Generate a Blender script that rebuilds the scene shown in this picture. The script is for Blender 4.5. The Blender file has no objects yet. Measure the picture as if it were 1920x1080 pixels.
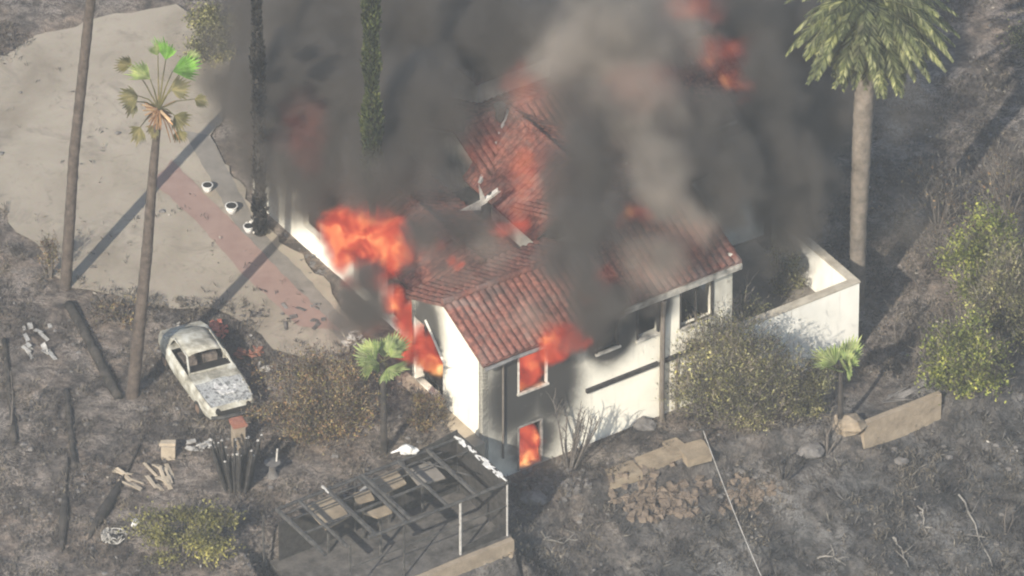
import bpy, math, random
import numpy as np
from mathutils import Vector, Matrix, Euler
R = math.radians
S = bpy.context.scene
C = S.collection
rnd = random.Random(7)
rng = np.random.default_rng(11)

# ------------------------------------------------------------------ camera, world, sun, exposure
PITCH = R(36.0); DIST = 400.0; PXM = 58.0            # px (of 1920) per metre at the target
cam_d = bpy.data.cameras.new('camera'); cam = bpy.data.objects.new('camera', cam_d); C.objects.link(cam)
FWD = Vector((0, math.cos(PITCH), -math.sin(PITCH))); UP = Vector((0, math.sin(PITCH), math.cos(PITCH))); RT = Vector((1, 0, 0))
CP = -FWD * DIST
cam.location = CP; cam.rotation_euler = (math.pi/2 - PITCH, 0, 0)
cam_d.sensor_width = 36.0; cam_d.lens = 36.0 * DIST / (1920 / PXM)
cam_d.clip_start = 1.0; cam_d.clip_end = 3000
S.camera = cam
SUN_EL = R(33.0)
SH = Vector((0.425, 0.905))                            # ground direction the shadows fall in
SH.normalize()
world = bpy.data.worlds.new('World'); S.world = world; world.use_nodes = True
wn = world.node_tree; bg = wn.nodes['Background']
sky = wn.nodes.new('ShaderNodeTexSky'); sky.sky_type = 'NISHITA'; sky.sun_disc = False
sky.sun_elevation = SUN_EL; sky.sun_rotation = math.atan2(-SH.x, -SH.y)
wn.links.new(sky.outputs[0], bg.inputs[0]); bg.inputs[1].default_value = 0.11
sun_d = bpy.data.lights.new('sun', 'SUN'); sun_d.energy = 4.2; sun_d.angle = R(0.5); sun_d.color = (1.0, 0.93, 0.82)
sun = bpy.data.objects.new('sun', sun_d); C.objects.link(sun)
sdir = Vector((SH.x*math.cos(SUN_EL), SH.y*math.cos(SUN_EL), -math.sin(SUN_EL)))
sun.rotation_euler = sdir.to_track_quat('-Z', 'Y').to_euler(); sun.location = (-20, -40, 60)
S.view_settings.view_transform = 'Standard'; S.view_settings.look = 'None'; S.view_settings.gamma = 1; S.view_settings.exposure = 0.82
S.render.engine = 'CYCLES'
cy = S.cycles
cy.use_denoising = True; cy.use_adaptive_sampling = True; cy.adaptive_threshold = 0.03
cy.max_bounces = 4; cy.diffuse_bounces = 2; cy.glossy_bounces = 1; cy.transmission_bounces = 1; cy.volume_bounces = 1
cy.transparent_max_bounces = 96; cy.volume_step_rate = 1.6; cy.volume_max_steps = 256
cy.caustics_reflective = False; cy.caustics_refractive = False
cy.pixel_filter_type = 'BLACKMAN_HARRIS'; cy.filter_width = 2.1

# ------------------------------------------------------------------ where things are
def ray(px, py):
    return (FWD + RT*((px-960)/PXM/DIST) + UP*((540-py)/PXM/DIST))
def P(px, py, z=0.0):
    d = ray(px, py); t = (z - CP.z)/d.z; return CP + d*t
HA = R(33.5); HU = Vector((math.cos(HA), math.sin(HA), 0)); HV = Vector((-math.sin(HA), math.cos(HA), 0))
HO = P(905, 923, 0.0)                                  # foot of the near left corner of the house
def uv(p): d = Vector((p[0]-HO.x, p[1]-HO.y, 0)); return d.dot(HU), d.dot(HV)
def W(u, v, z=0.0): return HO + HU*u + HV*v + Vector((0, 0, z))
def PV(px, py, v):                                     # on the upright plane v = const
    d = ray(px, py); n = HV; t = (v - (CP-HO).dot(n))/d.dot(n); return CP + d*t
def PU(px, py, u):
    d = ray(px, py); n = HU; t = (u - (CP-HO).dot(n))/d.dot(n); return CP + d*t
def ss(a, b, x):
    t = np.clip((x-a)/(b-a), 0, 1); return t*t*(3-2*t)
def vnoise(x, y, seed=0):
    x = np.asarray(x, float); y = np.asarray(y, float)
    xi = np.floor(x).astype(np.int64); yi = np.floor(y).astype(np.int64); fx = x-xi; fy = y-yi
    fx = fx*fx*(3-2*fx); fy = fy*fy*(3-2*fy)
    def hsh(i, j):
        n = (i*374761393 + j*668265263 + seed*974711) & 0x7fffffff
        n = ((n ^ (n >> 13))*1274126177) & 0x7fffffff
        return ((n ^ (n >> 16)) & 0xffff)/65535.0
    return (hsh(xi, yi)*(1-fx)+hsh(xi+1, yi)*fx)*(1-fy)+(hsh(xi, yi+1)*(1-fx)+hsh(xi+1, yi+1)*fx)*fy
def fbm(x, y, s=0, o=4):
    r = 0; a = .5
    for k in range(o): r = r + a*(vnoise(x*2**k, y*2**k, s+k)-.5); a *= .5
    return r
DRV_PX = [(-260,140),(0,100),(70,70),(190,30),(330,12),(420,60),(430,160),(400,260),(480,400),(560,480),(690,620),(640,690),(590,690),(520,650),(430,585),(330,578),(250,570),(140,540),(75,480),(10,400),(-260,250)]
DRV = [P(a, b, 2.0) for a, b in DRV_PX]
def in_poly_dist(x, y, poly):
    x = np.asarray(x, float); y = np.asarray(y, float)
    inside = np.zeros(x.shape, bool); dist = np.full(x.shape, 1e9); n = len(poly)
    for i in range(n):
        a = poly[i]; b = poly[(i+1) % n]
        cond = ((a.y > y) != (b.y > y)) & (x < (b.x-a.x)*(y-a.y)/((b.y-a.y) or 1e-9)+a.x)
        inside ^= cond
        ex, ey = b.x-a.x, b.y-a.y; t = np.clip(((x-a.x)*ex+(y-a.y)*ey)/(ex*ex+ey*ey), 0, 1)
        dist = np.minimum(dist, np.hypot(x-(a.x+t*ex), y-(a.y+t*ey)))
    return np.where(inside, -dist, dist)
def retain(u):                                         # v of the retaining line
    return np.where(u < -1.2, -3.75, np.interp(u, [-1.2, 2, 8, 12, 17, 30], [-3.2, -1.9, -2.3, -3.4, -3.6, -2.0]))
def height(x, y):
    x = np.asarray(x, float); y = np.asarray(y, float)
    u = (x-HO.x)*HU.x+(y-HO.y)*HU.y; v = (x-HO.x)*HV.x+(y-HO.y)*HV.y
    side = 1-ss(-1.6, .6, u)                           # 1 on the left of the house
    back = 1-ss(4, 13, u)
    hb = 2.0*back                                      # behind the front wall line
    hf = side*(2.0-1.0*ss(-.6, -3.0, v)*1.0) + (1-side)*(.25-.6*ss(8, 14, u))
    k = np.where(u > 0, ss(.3, .5, v), ss(-.35, .35, v))
    h = np.where(u < -1.6, hf, k*np.where(u < 0, np.maximum(hf, 2*back*ss(-1.2, 1.4, v)), hb) + (1-k)*hf)
    h = np.where(u > 14.6, -.35, h)
    h = np.where((u > .3) & (u < 9.3) & (v > .3) & (v < 4.0), -.5, h)
    pat = ss(-9.4, -9.0, u)*(1-ss(-1.25, -1.1, u))*ss(-3.9, -3.75, v)*(1-ss(-.45, -.2, v))
    h = h*(1-pat) + .55*pat
    rv = retain(u); below = np.maximum(0, rv - v)
    h = h - ss(0, .25, below)*(.75+.55*(u < -1.0)) - .5*np.maximum(0, below-.25)
    d = in_poly_dist(x, y, DRV)
    rough = ss(.0, 1.2, d)*(1-.8*ss(-1.2, -.3, v)*ss(-.5, 0, u)*(1-ss(0, .6, v)))*(1-.85*(ss(-.5, 0, v)*(1-ss(3, 6, v))*ss(-1, 0, u)))
    rough = rough*(1-pat)*(1-.7*np.exp(-(v+3.8)**2/.5)*(u < -1)*1.0)
    n = fbm(x*.45, y*.45, 3, 5)*.75 + np.abs(fbm(x*1.7, y*1.7, 9, 3))*.35
    return h + n*rough*(.55+.9*ss(0, 2, below)) - .06*(1-ss(0, .5, d))
def hz(x, y): return float(height(np.array([x]), np.array([y]))[0])
def PT(px, py):
    z = 1.0
    for _ in range(14):
        p = P(px, py, z); z = .5*z+.5*hz(p.x, p.y)
    p = P(px, py, z); p.z = hz(p.x, p.y); return p

# ------------------------------------------------------------------ materials
def new_mat(name):
    m = bpy.data.materials.new(name); m.use_nodes = True; nt = m.node_tree
    return m, nt, nt.nodes['Principled BSDF']
def N(nt, t, **k):
    n = nt.nodes.new(t)
    for a, b in k.items(): setattr(n, a, b)
    return n
def rgba(c): return (c[0], c[1], c[2], 1)
def ramp(nt, fac, stops):
    r = N(nt, 'ShaderNodeValToRGB'); e = r.color_ramp.elements
    while len(e) < len(stops): e.new(.5)
    for q, (p, c) in zip(e, stops): q.position = p; q.color = rgba(c) if len(c) == 3 else c
    nt.links.new(fac, r.inputs[0]); return r
def noise(nt, scale, detail=5, vec=None, rough=.6, dist=0.0):
    n = N(nt, 'ShaderNodeTexNoise'); n.inputs['Scale'].default_value = scale; n.inputs['Detail'].default_value = detail
    n.inputs['Roughness'].default_value = rough; n.inputs['Distortion'].default_value = dist
    if vec is not None: nt.links.new(vec, n.inputs['Vector'])
    return n
def mixc(nt, fac, a, b, mode='MIX'):
    m = N(nt, 'ShaderNodeMix', data_type='RGBA', blend_type=mode)
    if isinstance(fac, (int, float)): m.inputs[0].default_value = fac
    else: nt.links.new(fac, m.inputs[0])
    for s, i in ((a, 6), (b, 7)):
        if isinstance(s, (tuple, list)): m.inputs[i].default_value = rgba(s)
        else: nt.links.new(s, m.inputs[i])
    return m.outputs[2]
def matn(name, c1, c2, scale=4, rough=.85, bump=.2, spec=.2, c3=None, metal=0, bscale=None):
    m, nt, b = new_mat(name); tc = N(nt, 'ShaderNodeTexCoord')
    n = noise(nt, scale, 6, tc.outputs['Object'], .65)
    st = [(.32, c1), (.66, c2)] if c3 is None else [(.3, c1), (.5, c2), (.68, c3)]
    r = ramp(nt, n.outputs[0], st); nt.links.new(r.outputs[0], b.inputs['Base Color'])
    b.inputs['Roughness'].default_value = rough; b.inputs['Specular IOR Level'].default_value = spec; b.inputs['Metallic'].default_value = metal
    if bump:
        n2 = noise(nt, bscale or scale*3, 6, tc.outputs['Object'], .7); bp = N(nt, 'ShaderNodeBump'); bp.inputs['Strength'].default_value = bump
        bp.inputs['Distance'].default_value = .1
        nt.links.new(n2.outputs[0], bp.inputs['Height']); nt.links.new(bp.outputs[0], b.inputs['Normal'])
    return m
def leafmat(name, cols, rough=.6):
    m, nt, b = new_mat(name); g = N(nt, 'ShaderNodeNewGeometry')
    n = len(cols); r0 = ramp(nt, g.outputs['Random Per Island'], [(i/(n-1), c) for i, c in enumerate(cols)])
    tc = N(nt, 'ShaderNodeTexCoord'); nz = noise(nt, 1.1, 4, tc.outputs['Object'], .6); rr = ramp(nt, nz.outputs[0], [(.36, (.42, .40, .45)), (.5, (.9, .9, .9)), (.62, (1.7, 1.6, 1.4))])
    class _r: pass
    r = _r(); r.outputs = [mixc(nt, 1.0, r0.outputs[0], rr.outputs[0], 'MULTIPLY')]
    nt.links.new(r.outputs[0], b.inputs['Base Color']); b.inputs['Roughness'].default_value = rough; b.inputs['Specular IOR Level'].default_value = .25
    tr = N(nt, 'ShaderNodeBsdfTranslucent'); nt.links.new(r.outputs[0], tr.inputs[0])
    mx = N(nt, 'ShaderNodeMixShader'); mx.inputs[0].default_value = .3
    nt.links.new(b.outputs[0], mx.inputs[1]); nt.links.new(tr.outputs[0], mx.inputs[2]); nt.links.new(mx.outputs[0], nt.nodes['Material Output'].inputs[0])
    return m
M = {}
def ground_mat():
    m, nt, b = new_mat('burnt ground'); tc = N(nt, 'ShaderNodeTexCoord'); o = tc.outputs['Object']
    n1 = noise(nt, .35, 8, o, .7, .6); n2 = noise(nt, 2.6, 8, o, .75, .4); n3 = noise(nt, 9, 5, o, .7)
    c = ramp(nt, n1.outputs[0], [(.3, (.068, .064, .062)), (.45, (.105, .097, .09)), (.57, (.15, .128, .11)), (.72, (.21, .182, .155))]).outputs[0]
    c2 = ramp(nt, n2.outputs[0], [(.36, (.42, .41, .41)), (.5, (.9, .9, .9)), (.64, (1.7, 1.65, 1.58))]).outputs[0]
    c = mixc(nt, .85, c, c2, 'MULTIPLY')
    f = ramp(nt, n3.outputs[0], [(.64, (0, 0, 0)), (.78, (.7, .7, .7))]).outputs[0]
    c = mixc(nt, f, c, (.33, .31, .28))
    n4 = noise(nt, .75, 6, o, .72, 1.0); f = ramp(nt, n4.outputs[0], [(.50, (0, 0, 0)), (.62, (.8, .8, .8))]).outputs[0]
    c = mixc(nt, f, c, (.042, .04, .04))
    n6 = noise(nt, 1.5, 7, o, .75, 1.8); th = ramp(nt, n6.outputs[0], [(.44, (0, 0, 0)), (.5, (1, 1, 1)), (.55, (0, 0, 0))]).outputs[0]
    n7 = noise(nt, .55, 4, o, .6); mk = ramp(nt, n7.outputs[0], [(.45, (0, 0, 0)), (.6, (.8, .8, .8))]).outputs[0]
    c = mixc(nt, mixc(nt, 1.0, th, mk, 'MULTIPLY'), c, (.33, .30, .27))
    # the steep slope below the terrace is burnt darker
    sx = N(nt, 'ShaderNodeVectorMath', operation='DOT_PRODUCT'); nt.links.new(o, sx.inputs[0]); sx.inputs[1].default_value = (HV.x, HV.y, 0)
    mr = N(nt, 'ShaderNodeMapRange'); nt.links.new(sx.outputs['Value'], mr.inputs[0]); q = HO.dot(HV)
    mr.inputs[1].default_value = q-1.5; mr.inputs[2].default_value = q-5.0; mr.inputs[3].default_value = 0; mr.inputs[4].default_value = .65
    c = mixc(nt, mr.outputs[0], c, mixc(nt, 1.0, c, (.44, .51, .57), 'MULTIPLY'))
    mr2 = N(nt, 'ShaderNodeMapRange'); nt.links.new(sx.outputs['Value'], mr2.inputs[0]); mr2.inputs[1].default_value = q-3.0; mr2.inputs[2].default_value = q+1.0; mr2.inputs[3].default_value = 0; mr2.inputs[4].default_value = 1
    c = mixc(nt, mr2.outputs[0], c, mixc(nt, 1.0, c, (1.2, 1.13, 1.06), 'MULTIPLY'))
    nt.links.new(c, b.inputs['Base Color']); b.inputs['Roughness'].default_value = .95; b.inputs['Specular IOR Level'].default_value = .1
    bp = N(nt, 'ShaderNodeBump'); bp.inputs['Strength'].default_value = .9; bp.inputs['Distance'].default_value = .12
    ad = N(nt, 'ShaderNodeMath', operation='ADD'); nt.links.new(n2.outputs[0], ad.inputs[0]); nt.links.new(n3.outputs[0], ad.inputs[1])
    nt.links.new(ad.outputs[0], bp.inputs['Height']); nt.links.new(bp.outputs[0], b.inputs['Normal'])
    return m
def drive_mat():
    m, nt, b = new_mat('driveway concrete'); tc = N(nt, 'ShaderNodeTexCoord'); o = tc.outputs['Object']
    n1 = noise(nt, .3, 6, o, .6, .5); n2 = noise(nt, 1.6, 8, o, .75, 1.2); n3 = noise(nt, 12, 3, o)
    c = ramp(nt, n1.outputs[0], [(.3, (.205, .172, .13)), (.5, (.28, .24, .186)), (.72, (.345, .298, .235))]).outputs[0]
    f = ramp(nt, n2.outputs[0], [(.56, (0, 0, 0)), (.72, (.8, .8, .8))]).outputs[0]; c = mixc(nt, f, c, (.135, .112, .088))
    n5 = noise(nt, .55, 7, o, .7, 1.5); f = ramp(nt, n5.outputs[0], [(.55, (0, 0, 0)), (.68, (.55, .55, .55))]).outputs[0]; c = mixc(nt, f, c, (.16, .138, .112))
    c = mixc(nt, .12, c, n3.outputs[1], 'OVERLAY')
    nt.links.new(c, b.inputs['Base Color']); b.inputs['Roughness'].default_value = .9; b.inputs['Specular IOR Level'].default_value = .15
    return m
def stucco_mat(name, base, soot):  # soot: dark blobs for soot stains, some painting shade as well
    m, nt, b = new_mat(name); tc = N(nt, 'ShaderNodeTexCoord'); o = tc.outputs['Object']
    n1 = noise(nt, .8, 5, o, .6, .4); n2 = noise(nt, 2.4, 7, o, .7, .5)
    c = ramp(nt, n1.outputs[0], [(.3, tuple(x*.84 for x in base)), (.6, base)]).outputs[0]
    vm = N(nt, 'ShaderNodeVectorMath', operation='MULTIPLY'); nt.links.new(o, vm.inputs[0]); vm.inputs[1].default_value = (4.5, 4.5, .45)
    ns = noise(nt, 1.0, 5, vm.outputs[0], .65); fs = ramp(nt, ns.outputs[0], [(.54, (0, 0, 0)), (.74, (.28, .28, .28))]).outputs[0]; c = mixc(nt, fs, c, (.36, .32, .25))
    tot = None
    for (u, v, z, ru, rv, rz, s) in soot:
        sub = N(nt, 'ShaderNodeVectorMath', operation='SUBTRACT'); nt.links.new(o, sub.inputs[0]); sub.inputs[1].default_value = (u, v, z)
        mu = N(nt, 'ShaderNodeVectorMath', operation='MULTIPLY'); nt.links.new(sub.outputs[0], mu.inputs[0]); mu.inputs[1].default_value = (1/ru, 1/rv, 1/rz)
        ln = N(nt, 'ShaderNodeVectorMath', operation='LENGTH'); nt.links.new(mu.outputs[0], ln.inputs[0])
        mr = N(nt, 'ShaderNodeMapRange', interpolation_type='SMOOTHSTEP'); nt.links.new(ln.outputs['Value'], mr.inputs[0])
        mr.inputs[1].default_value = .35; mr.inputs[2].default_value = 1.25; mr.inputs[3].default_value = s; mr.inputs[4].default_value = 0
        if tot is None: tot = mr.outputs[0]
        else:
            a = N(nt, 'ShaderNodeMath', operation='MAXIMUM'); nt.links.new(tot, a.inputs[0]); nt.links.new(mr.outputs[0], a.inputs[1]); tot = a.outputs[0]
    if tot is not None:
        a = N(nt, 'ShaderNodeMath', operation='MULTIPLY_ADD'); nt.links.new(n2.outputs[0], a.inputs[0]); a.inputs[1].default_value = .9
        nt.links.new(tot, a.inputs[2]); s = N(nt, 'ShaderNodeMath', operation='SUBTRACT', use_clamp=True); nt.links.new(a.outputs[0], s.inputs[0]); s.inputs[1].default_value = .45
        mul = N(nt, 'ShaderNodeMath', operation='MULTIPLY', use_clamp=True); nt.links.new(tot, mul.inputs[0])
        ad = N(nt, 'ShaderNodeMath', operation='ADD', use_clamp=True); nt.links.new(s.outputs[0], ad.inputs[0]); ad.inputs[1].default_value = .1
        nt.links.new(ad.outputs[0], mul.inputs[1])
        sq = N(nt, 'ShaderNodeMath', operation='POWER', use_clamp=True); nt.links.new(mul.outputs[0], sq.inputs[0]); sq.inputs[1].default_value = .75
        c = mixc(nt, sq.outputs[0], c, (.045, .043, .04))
    nt.links.new(c, b.inputs['Base Color']); b.inputs['Roughness'].default_value = .9; b.inputs['Specular IOR Level'].default_value = .1
    n3 = noise(nt, 25, 3, o); bp = N(nt, 'ShaderNodeBump'); bp.inputs['Strength'].default_value = .15; bp.inputs['Distance'].default_value = .03
    nt.links.new(n3.outputs[0], bp.inputs['Height']); nt.links.new(bp.outputs[0], b.inputs['Normal'])
    return m
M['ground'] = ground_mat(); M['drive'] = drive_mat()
M['red_strip'] = matn('faded red concrete', (.235, .155, .13), (.28, .195, .16), 1.5, .9, .1)
M['walk'] = matn('grey walkway', (.15, .135, .115), (.23, .205, .175), 1.2, .9, .2)
CREAM = (.84, .795, .67)
M['wall_front'] = stucco_mat('cream stucco with soot and shade front', CREAM, [
    (1.3, 0, 3.4, 2.0, 9, 2.8, 1.0), (2.7, 0, 3.2, 1.5, 9, 2.6, 1.0), (1.9, 0, 1.3, 1.4, 9, 1.6, 1.0), (.1, 0, 3.8, .9, 9, 3, .75), (.3, 0, 1.5, .9, 9, 1.2, .45),
    (3.7, 0, 5.0, 1.7, 9, 1.6, 1.0), (4.9, 0, 4.5, 1.4, 9, 1.8, 1.4), (6.3, 0, 4.7, 1.15, 9, 1.3, 1.4), (7.9, 0, 5.2, 1.1, 9, .8, .7), (8.9, 0, 4.2, .6, 9, .9, .5)])  # soot around the middle windows, widened to paint in the shadow there too
M['wall_side'] = stucco_mat('cream stucco with soot side', CREAM, [(0, 3.2, 4.6, 9, 1.3, 2.2, .95), (0, 4.1, 3, 9, .8, 2.5, .9)])
M['wall'] = stucco_mat('cream stucco', CREAM, [(1, 7.5, 4.6, 3, 2.4, 2.0, .95), (1, 10.5, 4.5, 3, 4, 1.7, .95), (1, 14, 4, 3, 2, 2.5, .8), (5, 8, 4.4, 3, 4, 1.6, .8)])  # left wing blobs mix soot with shade painted over the wall's upper part
M['annex'] = stucco_mat('pale annex stucco', (.74, .71, .62), [(9.9, 0, 1, .9, 9, 2.0, .5)])
M['tile'] = None
def tile_mat():
    m, nt, b = new_mat('red clay tile'); tc = N(nt, 'ShaderNodeTexCoord'); o = tc.outputs['Object']
    n1 = noise(nt, .7, 6, o, .65, .5); n2 = noise(nt, 6, 4, o, .7)
    c = ramp(nt, n2.outputs[0], [(.34, (.08, .033, .026)), (.5, (.17, .066, .05)), (.66, (.27, .12, .088))]).outputs[0]
    f = ramp(nt, n1.outputs[0], [(.5, (0, 0, 0)), (.66, (.7, .7, .7))]).outputs[0]; c = mixc(nt, f, c, (.18, .145, .125))
    n5 = noise(nt, 1.1, 6, o, .7, .8); f = ramp(nt, n5.outputs[0], [(.5, (0, 0, 0)), (.66, (.7, .7, .7))]).outputs[0]; c = mixc(nt, f, c, (.05, .04, .036))
    nt.links.new(c, b.inputs['Base Color']); b.inputs['Roughness'].default_value = .8; b.inputs['Specular IOR Level'].default_value = .15
    return m
M['tile'] = tile_mat()
M['char'] = matn('charred wood', (.018, .017, .016), (.06, .055, .05), 5, .9, .5)
M['inside'] = matn('charred room', (.008, .008, .008), (.03, .027, .025), 2, .95, 0)
M['frame'] = matn('scorched white trim', (.35, .33, .3), (.7, .66, .58), 5, .7, .1)
M['sooty'] = matn('sooty trim', (.07, .066, .06), (.3, .28, .25), 5, .8, .1)
M['pale_trim'] = matn('pale streaked trim', (.12, .115, .105), (.6, .56, .48), 2.5, .8, .1)
M['pipe2'] = matn('pale dead wood', (.13, .12, .105), (.27, .25, .22), 5, .9, .3)
M['dark_ash'] = matn('dark ash floor', (.035, .033, .03), (.13, .118, .105), 2.2, .95, .5)
M['scrap'] = matn('ashy white scrap', (.16, .15, .135), (.46, .44, .4), 5, .9, .3)
M['scrap2'] = matn('patchy white ash', (.2, .19, .18), (.66, .65, .62), 7, .9, .3)
M['pipe'] = matn('brown pipe', (.10, .085, .07), (.17, .145, .12), 4, .7, .1)
M['gutter'] = matn('grey gutter', (.09, .09, .09), (.22, .21, .2), 4, .7, .1)
M['trunk'] = matn('palm trunk', (.045, .036, .03), (.115, .092, .075), 5, .9, .5)
M['trunk_pale'] = matn('pale palm trunk', (.10, .085, .068), (.22, .185, .15), 3, .9, .5)
M['trunk_dark'] = matn('charred trunk', (.016, .015, .014), (.075, .065, .055), 3, .9, .6)
M['bark'] = matn('grey bark', (.07, .06, .052), (.17, .15, .13), 9, .9, .4)
M['ashwhite'] = matn('white ash', (.4, .39, .36), (.8, .78, .73), 6, .9, .3)
M['carpaint'] = matn('burnt bare car metal', (.10, .092, .075), (.33, .31, .25), 1.9, .85, .2, .15, c3=(.55, .54, .48))
M['carhood'] = matn('car bay ash', (.03, .03, .03), (.42, .42, .4), 4.5, .9, .6, .2, c3=(.1, .1, .1))
M['carin'] = matn('burnt car interior', (.05, .045, .04), (.22, .18, .15), 5, .9, .5)
M['rust'] = matn('rusty metal', (.12, .075, .05), (.26, .19, .14), 5, .8, .4)
M['metal'] = matn('pale pipe metal', (.24, .23, .21), (.45, .43, .4), 6, .6, .1)
M['darkmetal'] = matn('smoked metal frame', (.025, .025, .025), (.085, .08, .072), 5, .8, .3)
M['block'] = matn('tan block wall', (.20, .16, .115), (.32, .26, .19), 2.5, .9, .4)
M['slab'] = matn('tan stone slab', (.17, .135, .095), (.31, .25, .175), 2, .9, .4)
M['rubble'] = matn('brown rubble stone', (.10, .078, .06), (.21, .165, .125), 3, .95, .6)
M['tanrub'] = matn('tan rubble', (.17, .135, .095), (.31, .25, .18), 3, .95, .5)
M['grey_rock'] = matn('ash grey rock', (.07, .066, .062), (.20, .185, .17), 3, .95, .6)
M['brick'] = matn('red brick cap', (.2, .08, .055), (.33, .15, .1), 9, .9, .4)
M['sand'] = matn('pale sandy ground', (.30, .25, .185), (.42, .35, .26), 2, .95, .3)
M['redish'] = matn('scorched red plastic', (.35, .08, .05), (.5, .2, .14), 6, .7, .3)
L = {}
L['green'] = leafmat('green leaves', [(.05, .065, .02), (.12, .15, .035), (.22, .25, .06), (.36, .37, .10)])
L['olive'] = leafmat('olive dry leaves', [(.05, .048, .03), (.13, .13, .055), (.23, .23, .10), (.38, .36, .19)])
L['dry'] = leafmat('brown scorched leaves', [(.05, .032, .024), (.13, .082, .05), (.24, .15, .09), (.19, .18, .06), (.34, .25, .15)])
L['yellow'] = leafmat('yellow green leaves', [(.10, .10, .035), (.21, .20, .065), (.33, .31, .11)])
L['cream'] = leafmat('pale blossoms', [(.3, .3, .09), (.5, .48, .14), (.6, .58, .3)])
L['twig'] = leafmat('grey twigs', [(.06, .052, .045), (.15, .13, .11), (.26, .24, .21)])
L['ground_twig'] = leafmat('ash grey twigs', [(.05, .045, .04), (.10, .09, .078), (.165, .145, .12)])
L['frond'] = leafmat('palm frond', [(.04, .05, .02), (.09, .105, .04), (.15, .165, .07), (.25, .255, .13)])
L['fan'] = leafmat('bright fan leaf', [(.07, .16, .02), (.12, .27, .04), (.19, .36, .08)])
L['fanpale'] = leafmat('pale fan leaf', [(.17, .24, .08), (.26, .33, .12), (.36, .4, .18)])
L['fandead'] = leafmat('dead fan leaf', [(.045, .04, .018), (.10, .095, .04), (.16, .14, .07)])
L['char'] = leafmat('charred leaf', [(.012, .012, .011), (.03, .028, .026), (.05, .047, .044)])
L['cypress'] = leafmat('cypress leaf', [(.02, .03, .01), (.05, .065, .02), (.09, .10, .035)])
L['husk'] = leafmat('orange husk', [(.22, .11, .05), (.42, .24, .12), (.5, .36, .22)])

# ------------------------------------------------------------------ mesh helpers
class MB:
    def __init__(s): s.v = []; s.f = []
    def add(s, vs, fs):
        o = len(s.v); s.v += [tuple(x) for x in vs]; s.f += [tuple(i+o for i in f) for f in fs]; return s
    def box(s, c, d, rot=None, jit=0.0):
        vs = []
        for k in range(8):
            q = Vector(((-.5 if k & 1 == 0 else .5)*d[0], (-.5 if k & 2 == 0 else .5)*d[1], (-.5 if k & 4 == 0 else .5)*d[2]))
            if jit: q += Vector((rnd.uniform(-jit, jit)*d[0], rnd.uniform(-jit, jit)*d[1], rnd.uniform(-jit, jit)*d[2]))
            if rot is not None: q = rot @ q
            vs.append(q+Vector(c))
        return s.add(vs, [(0,2,3,1),(4,5,7,6),(0,1,5,4),(2,6,7,3),(0,4,6,2),(1,3,7,5)])
    def lohi(s, a, b): return s.box([(a[i]+b[i])/2 for i in range(3)], [b[i]-a[i] for i in range(3)])
    def tube(s, pts, rad, n=8, cap=True):
        pts = [Vector(p) for p in pts]; k = len(pts)
        if not isinstance(rad, (list, tuple)): rad = [rad]*k
        o = len(s.v); ref = Vector((0, 0, 1)); t0 = (pts[-1]-pts[0]).normalized()
        if abs(t0.z) > .9: ref = Vector((1, 0, 0))
        for i, p in enumerate(pts):
            t = (pts[min(i+1, k-1)]-pts[max(i-1, 0)]); t = t.normalized() if t.length > 1e-9 else t0
            a = t.cross(ref).normalized(); b = t.cross(a)
            for j in range(n):
                g = 2*math.pi*j/n; q = p+(a*math.cos(g)+b*math.sin(g))*rad[i]; s.v.append(tuple(q))
        for i in range(k-1):
            for j in range(n):
                s.f.append((o+i*n+j, o+i*n+(j+1) % n, o+(i+1)*n+(j+1) % n, o+(i+1)*n+j))
        if cap: s.f.append(tuple(o+j for j in range(n))[::-1]); s.f.append(tuple(o+(k-1)*n+j for j in range(n)))
        return s
    def rock(s, c, r, sq=(1, 1, .7), seed=0):
        q = random.Random(seed); vs = []; n1, n2 = 4, 7
        vs.append((c[0], c[1], c[2]+r*sq[2]))
        for i in range(1, n1):
            th = math.pi*i/n1
            for j in range(n2):
                ph = 2*math.pi*j/n2; k = r*q.uniform(.78, 1.18)
                vs.append((c[0]+k*sq[0]*math.sin(th)*math.cos(ph), c[1]+k*sq[1]*math.sin(th)*math.sin(ph), c[2]+k*sq[2]*math.cos(th)))
        vs.append((c[0], c[1], c[2]-r*sq[2])); fs = []
        for j in range(n2): fs.append((0, 1+j, 1+(j+1) % n2)); fs.append((len(vs)-1, 1+(n1-2)*n2+(j+1) % n2, 1+(n1-2)*n2+j))
        for i in range(n1-2):
            for j in range(n2): fs.append((1+i*n2+j, 1+(i+1)*n2+j, 1+(i+1)*n2+(j+1) % n2, 1+i*n2+(j+1) % n2))
        return s.add(vs, fs)
    def build(s, name, mat, parent=None, smooth=False):
        me = bpy.data.meshes.new(name); me.from_pydata(s.v, [], s.f); me.update()
        if smooth: me.polygons.foreach_set('use_smooth', [True]*len(me.polygons))
        o = bpy.data.objects.new(name, me); C.objects.link(o); me.materials.append(mat)
        if parent is not None: o.parent = parent
        return o
def tag(o, label=None, cat=None, group=None, kind=None):
    if label: o['label'] = label
    if cat: o['category'] = cat
    if group: o['group'] = group
    if kind: o['kind'] = kind
    return o
def empty(name, loc, rz=0, **k):
    o = bpy.data.objects.new(name, None); C.objects.link(o); o.location = loc; o.rotation_euler = (0, 0, rz); tag(o, **k); return o
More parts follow.
